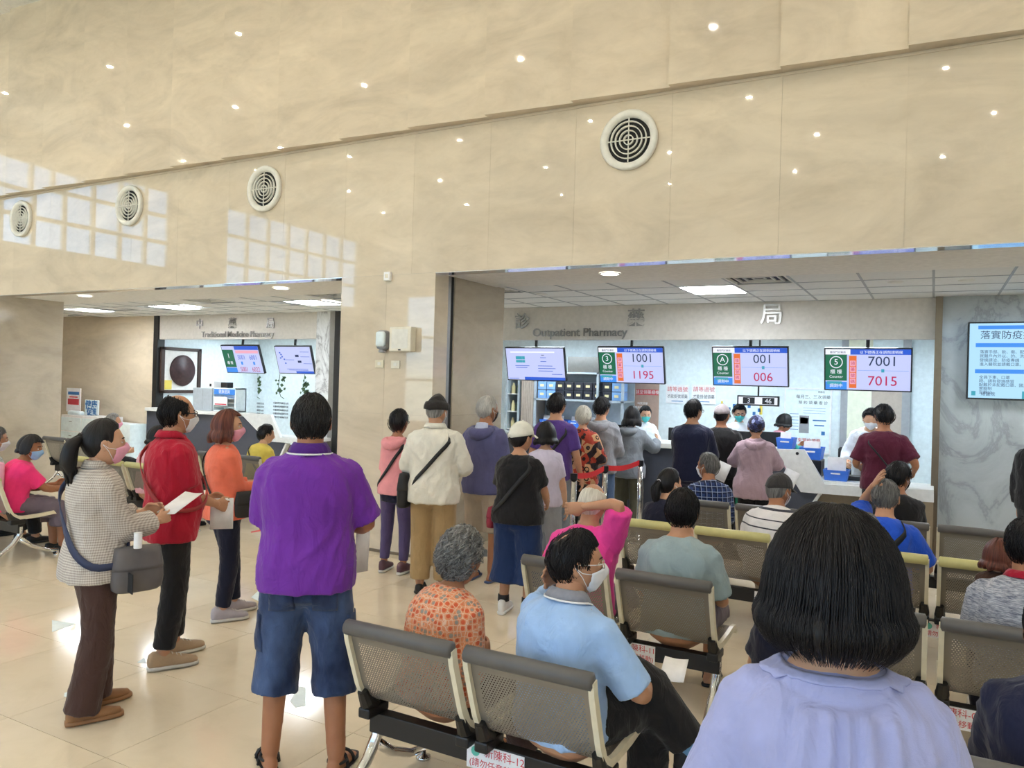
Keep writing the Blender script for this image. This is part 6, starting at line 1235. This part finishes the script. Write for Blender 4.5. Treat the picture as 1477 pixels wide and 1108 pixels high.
# right block
p=seated('man in grey melange tee with cropped greying hair',-.30,4.28,H=1.58,lod=1,skin='a',slouch=.25,head=(.35,0,0),build=1.05); p.top('melange_dark',.028,-.12,.9,.03); p.bottom('navy_cloth'); p.shoes('flat','shoe_black','shoe_black'); p.hair('short','darkgrey',.008)
p=seated('man in bright blue tee with black strap and hand on his head',-.27,5.76,H=1.66,lod=1,skin='a',slouch=.25,head=(.1,-.1,0),hands=[(-.07,.13,1.17),(.15,.3,.6)],elbow=[(-.2,1,.0),(.5,-.4,-.3)],hand_kind=('flat','relax')); p.top('blue_tee',.028,-.12,.85,.03); p.bottom('black_cloth'); p.shoes('flat','shoe_black','shoe_black'); p.hair('short','darkgrey',.009); mobj('bag_strap',*p.crossbody(1,'bag_black',.02,.93,-.02,.036),'bag_black',p.r,True)
p=seated('black haired masked person in black shirt near the low desk',-.24,7.12,H=1.68,lod=1,skin='b',slouch=.2,head=(.6,-.1,0)); p.top('black_tee',.028,-.12,.9); p.bottom('black_cloth'); p.shoes('flat','shoe_black','shoe_black'); p.hair('short','black',.02); p.mask('mask_black')
p=seated('person in pale grey melange shirt with red collar on the bench',.40,4.25,H=1.70,lod=0,skin='b',slouch=.1,head=(0,0,0),build=1.1); p.top('melange_grey',.03,-.12,.95,.032); p.collar('red_polo',.02,.062); p.bottom('navy_cloth'); p.shoes('flat','shoe_black','shoe_black'); p.hair('short','black',.012); p.glasses()
p=seated('person in navy jeans on the front bench holding a card',.35,2.78,H=1.66,lod=0,skin='b',slouch=.1,hands=[(-.12,.36,.60),(.12,.36,.6)],feet=[(-.26,.46,.085),(.18,.46,.085)],hand_kind='hold'); p.top('navy_tee',.028,-.12,.9); p.bottom('jeans_navy',1.93,(.028,.038,.04),.006); p.shoes('sneaker','shoe_black','shoe_white'); p.hair('short','black',.014)
p=person('small child with brown hair and knit top standing before the melange shirt',1447,4.35,0,H=.96,sex='f',lod=1,skin='c'); p.top('brown_knit',.03,-.3,1.8,.02); p.bottom('navy_cloth'); p.shoes('sneaker','shoe_white'); p.hair('long','brown',.02,length=.07)
p=person('small child with black hair standing in the aisle',1128,3.55,20,H=.88,sex='f',lod=1,skin='c'); p.top('navy_cloth',.024,-.3,1.0,.02); p.bottom('navy_cloth'); p.shoes('sneaker','shoe_white'); p.hair('long','black',.018,length=.06)
p=person('person in black standing beside the grey marble wall',1500,6.9,40,H=1.6,lod=2,skin='b'); p.top('black_tee',.03,-.2,1.8,.03); p.bottom('black_cloth'); p.shoes('flat','shoe_black','shoe_black'); p.hair('short','black',.015)
# far left block
p=seated('woman in bright pink tee with blue mask and walking stick',-7.68,4.2,H=1.56,sex='f',lod=0,skin='b',slouch=.22,lean=.1,rz=-.2,head=(.75,-.15,0),hands=[(-.08,.42,.66),(.10,.46,.64)],build=1.08,feet=[(-.08,.40,.085),(.1,.42,.085)]); p.top('neon_pink',.028,-.12,.75,.028,.006); p.bottom('grey_slacks',1.45,(.024,.035,.06),.006); p.shoes('flat','shoe_black','shoe_black'); p.hair('long','black',.02,length=.045,fringe=30,open_=66,flare=.006); p.mask('mask_blue'); p.face()
bk=thing('small_backpack','small pink backpack worn by the woman in bright pink','bag',p.r.location,p.r.rotation_euler[2]); c=p.sp[2]-p.cf*.17; MB().box(-.10,.10,-.035,.035,-.13,.12,.02).xf(Matrix.Translation(tuple(c))).build('bag_body','soft_pink' if False else 'mask_pink',bk,True)
sk=thing('walking_stick','brown walking stick with dark handle beside the woman in pink','walking stick',(-7.50,4.73,0)); MB().tube([(0,0,.02),(0,0,.80)],.011,10).build('shaft','picture_brown',sk,True); MB().tube([(0,-.05,.80),(0,-.02,.82),(0,.05,.815),(0,.09,.80)],[.012,.017,.016,.01],10).build('handle','picture_brown',sk,True); MB().lathe([(0,0),(.02,0),(.022,.02),(.013,.05),(0,.05)]).build('rubber_tip','black_plastic',sk)
p=seated('grey haired man in pale plaid shirt with white mask',-8.25,4.22,H=1.66,lod=1,skin='a',slouch=.25,head=(.35,-.1,0)); p.top('plaid_pale',.028,-.12,.9); p.bottom('black_cloth'); p.shoes('flat','shoe_black','shoe_black'); p.hair('short','darkgrey',.014); p.mask('mask_white'); p.face()
p=seated('dark haired man in pale shirt behind the plaid shirt man',-8.86,4.98-.75,H=1.66,lod=2,skin='a',slouch=.2,head=(.3,0,0)); p.top('lilac_grey',.028,-.12,.9); p.bottom('black_cloth'); p.shoes('flat','shoe_black','shoe_black'); p.hair('short','darkgrey',.012)
p=seated('grey haired elder with pink mask near the brochure cabinet',-10.6,7.1,H=1.58,lod=2,skin='a',slouch=.2,head=(.6,0,0)); p.top('black_tee',.028,-.12,.9); p.bottom('black_cloth'); p.shoes('flat','shoe_black','shoe_black'); p.hair('short','grey',.014); p.mask('mask_pink')
p=seated('woman in soft pink top with pink mask on the pale bench',-7.75,5.72,H=1.60,sex='f',lod=1,skin='c',slouch=.2,head=(.6,0,0)); p.top('soft_pink',.026,-.12,.9); p.bottom('grey_slacks'); p.shoes('flat','shoe_black','shoe_black'); p.hair('long','black',.018,length=.06,open_=62); p.mask('mask_pink'); p.face()
p=seated('dark haired person in yellow top with black backpack strap',-7.52,7.1,H=1.56,sex='f',lod=1,skin='c',slouch=.3,head=(.5,-.1,0)); p.top('yellow_tee',.03,-.12,1.3,.03); p.bottom('black_cloth'); p.shoes('flat','shoe_black','shoe_black'); p.hair('short','black',.02); mobj('bag_strap',*p.crossbody(-1,'bag_black',.012,.93,.1,.036),'bag_black',p.r,True)
finish_people()
# gathers below the yoke of the lavender blouse
me=blouse.data; n=len(me.vertices); co=np.empty(n*3); me.vertices.foreach_get('co',co); co=co.reshape(-1,3); nr=np.empty(n*3); me.vertices.foreach_get('normal',nr); nr=nr.reshape(-1,3); z0=BOBZ-.03
fan=co[:,0]/(1+1.6*np.clip(z0-co[:,2],0,.6)); back=(co[:,1]<-.03)*1.0; m=back*smoothstep((z0-co[:,2])/.025)*np.exp(-(fan/.085)**4); h=.0075*np.sin(fan*200+1.2*np.sin(fan*60))*m*np.exp(-np.clip(z0-co[:,2],0,1)/.5)+.010*m
seam=back*np.exp(-((co[:,2]-z0-.35*co[:,0]**2*6)/.006)**2)*(np.abs(co[:,0])<.16); me.vertices.foreach_set('co',(co+nr*(h-.004*seam)[:,None]).ravel()); me.update()
bake_texts()
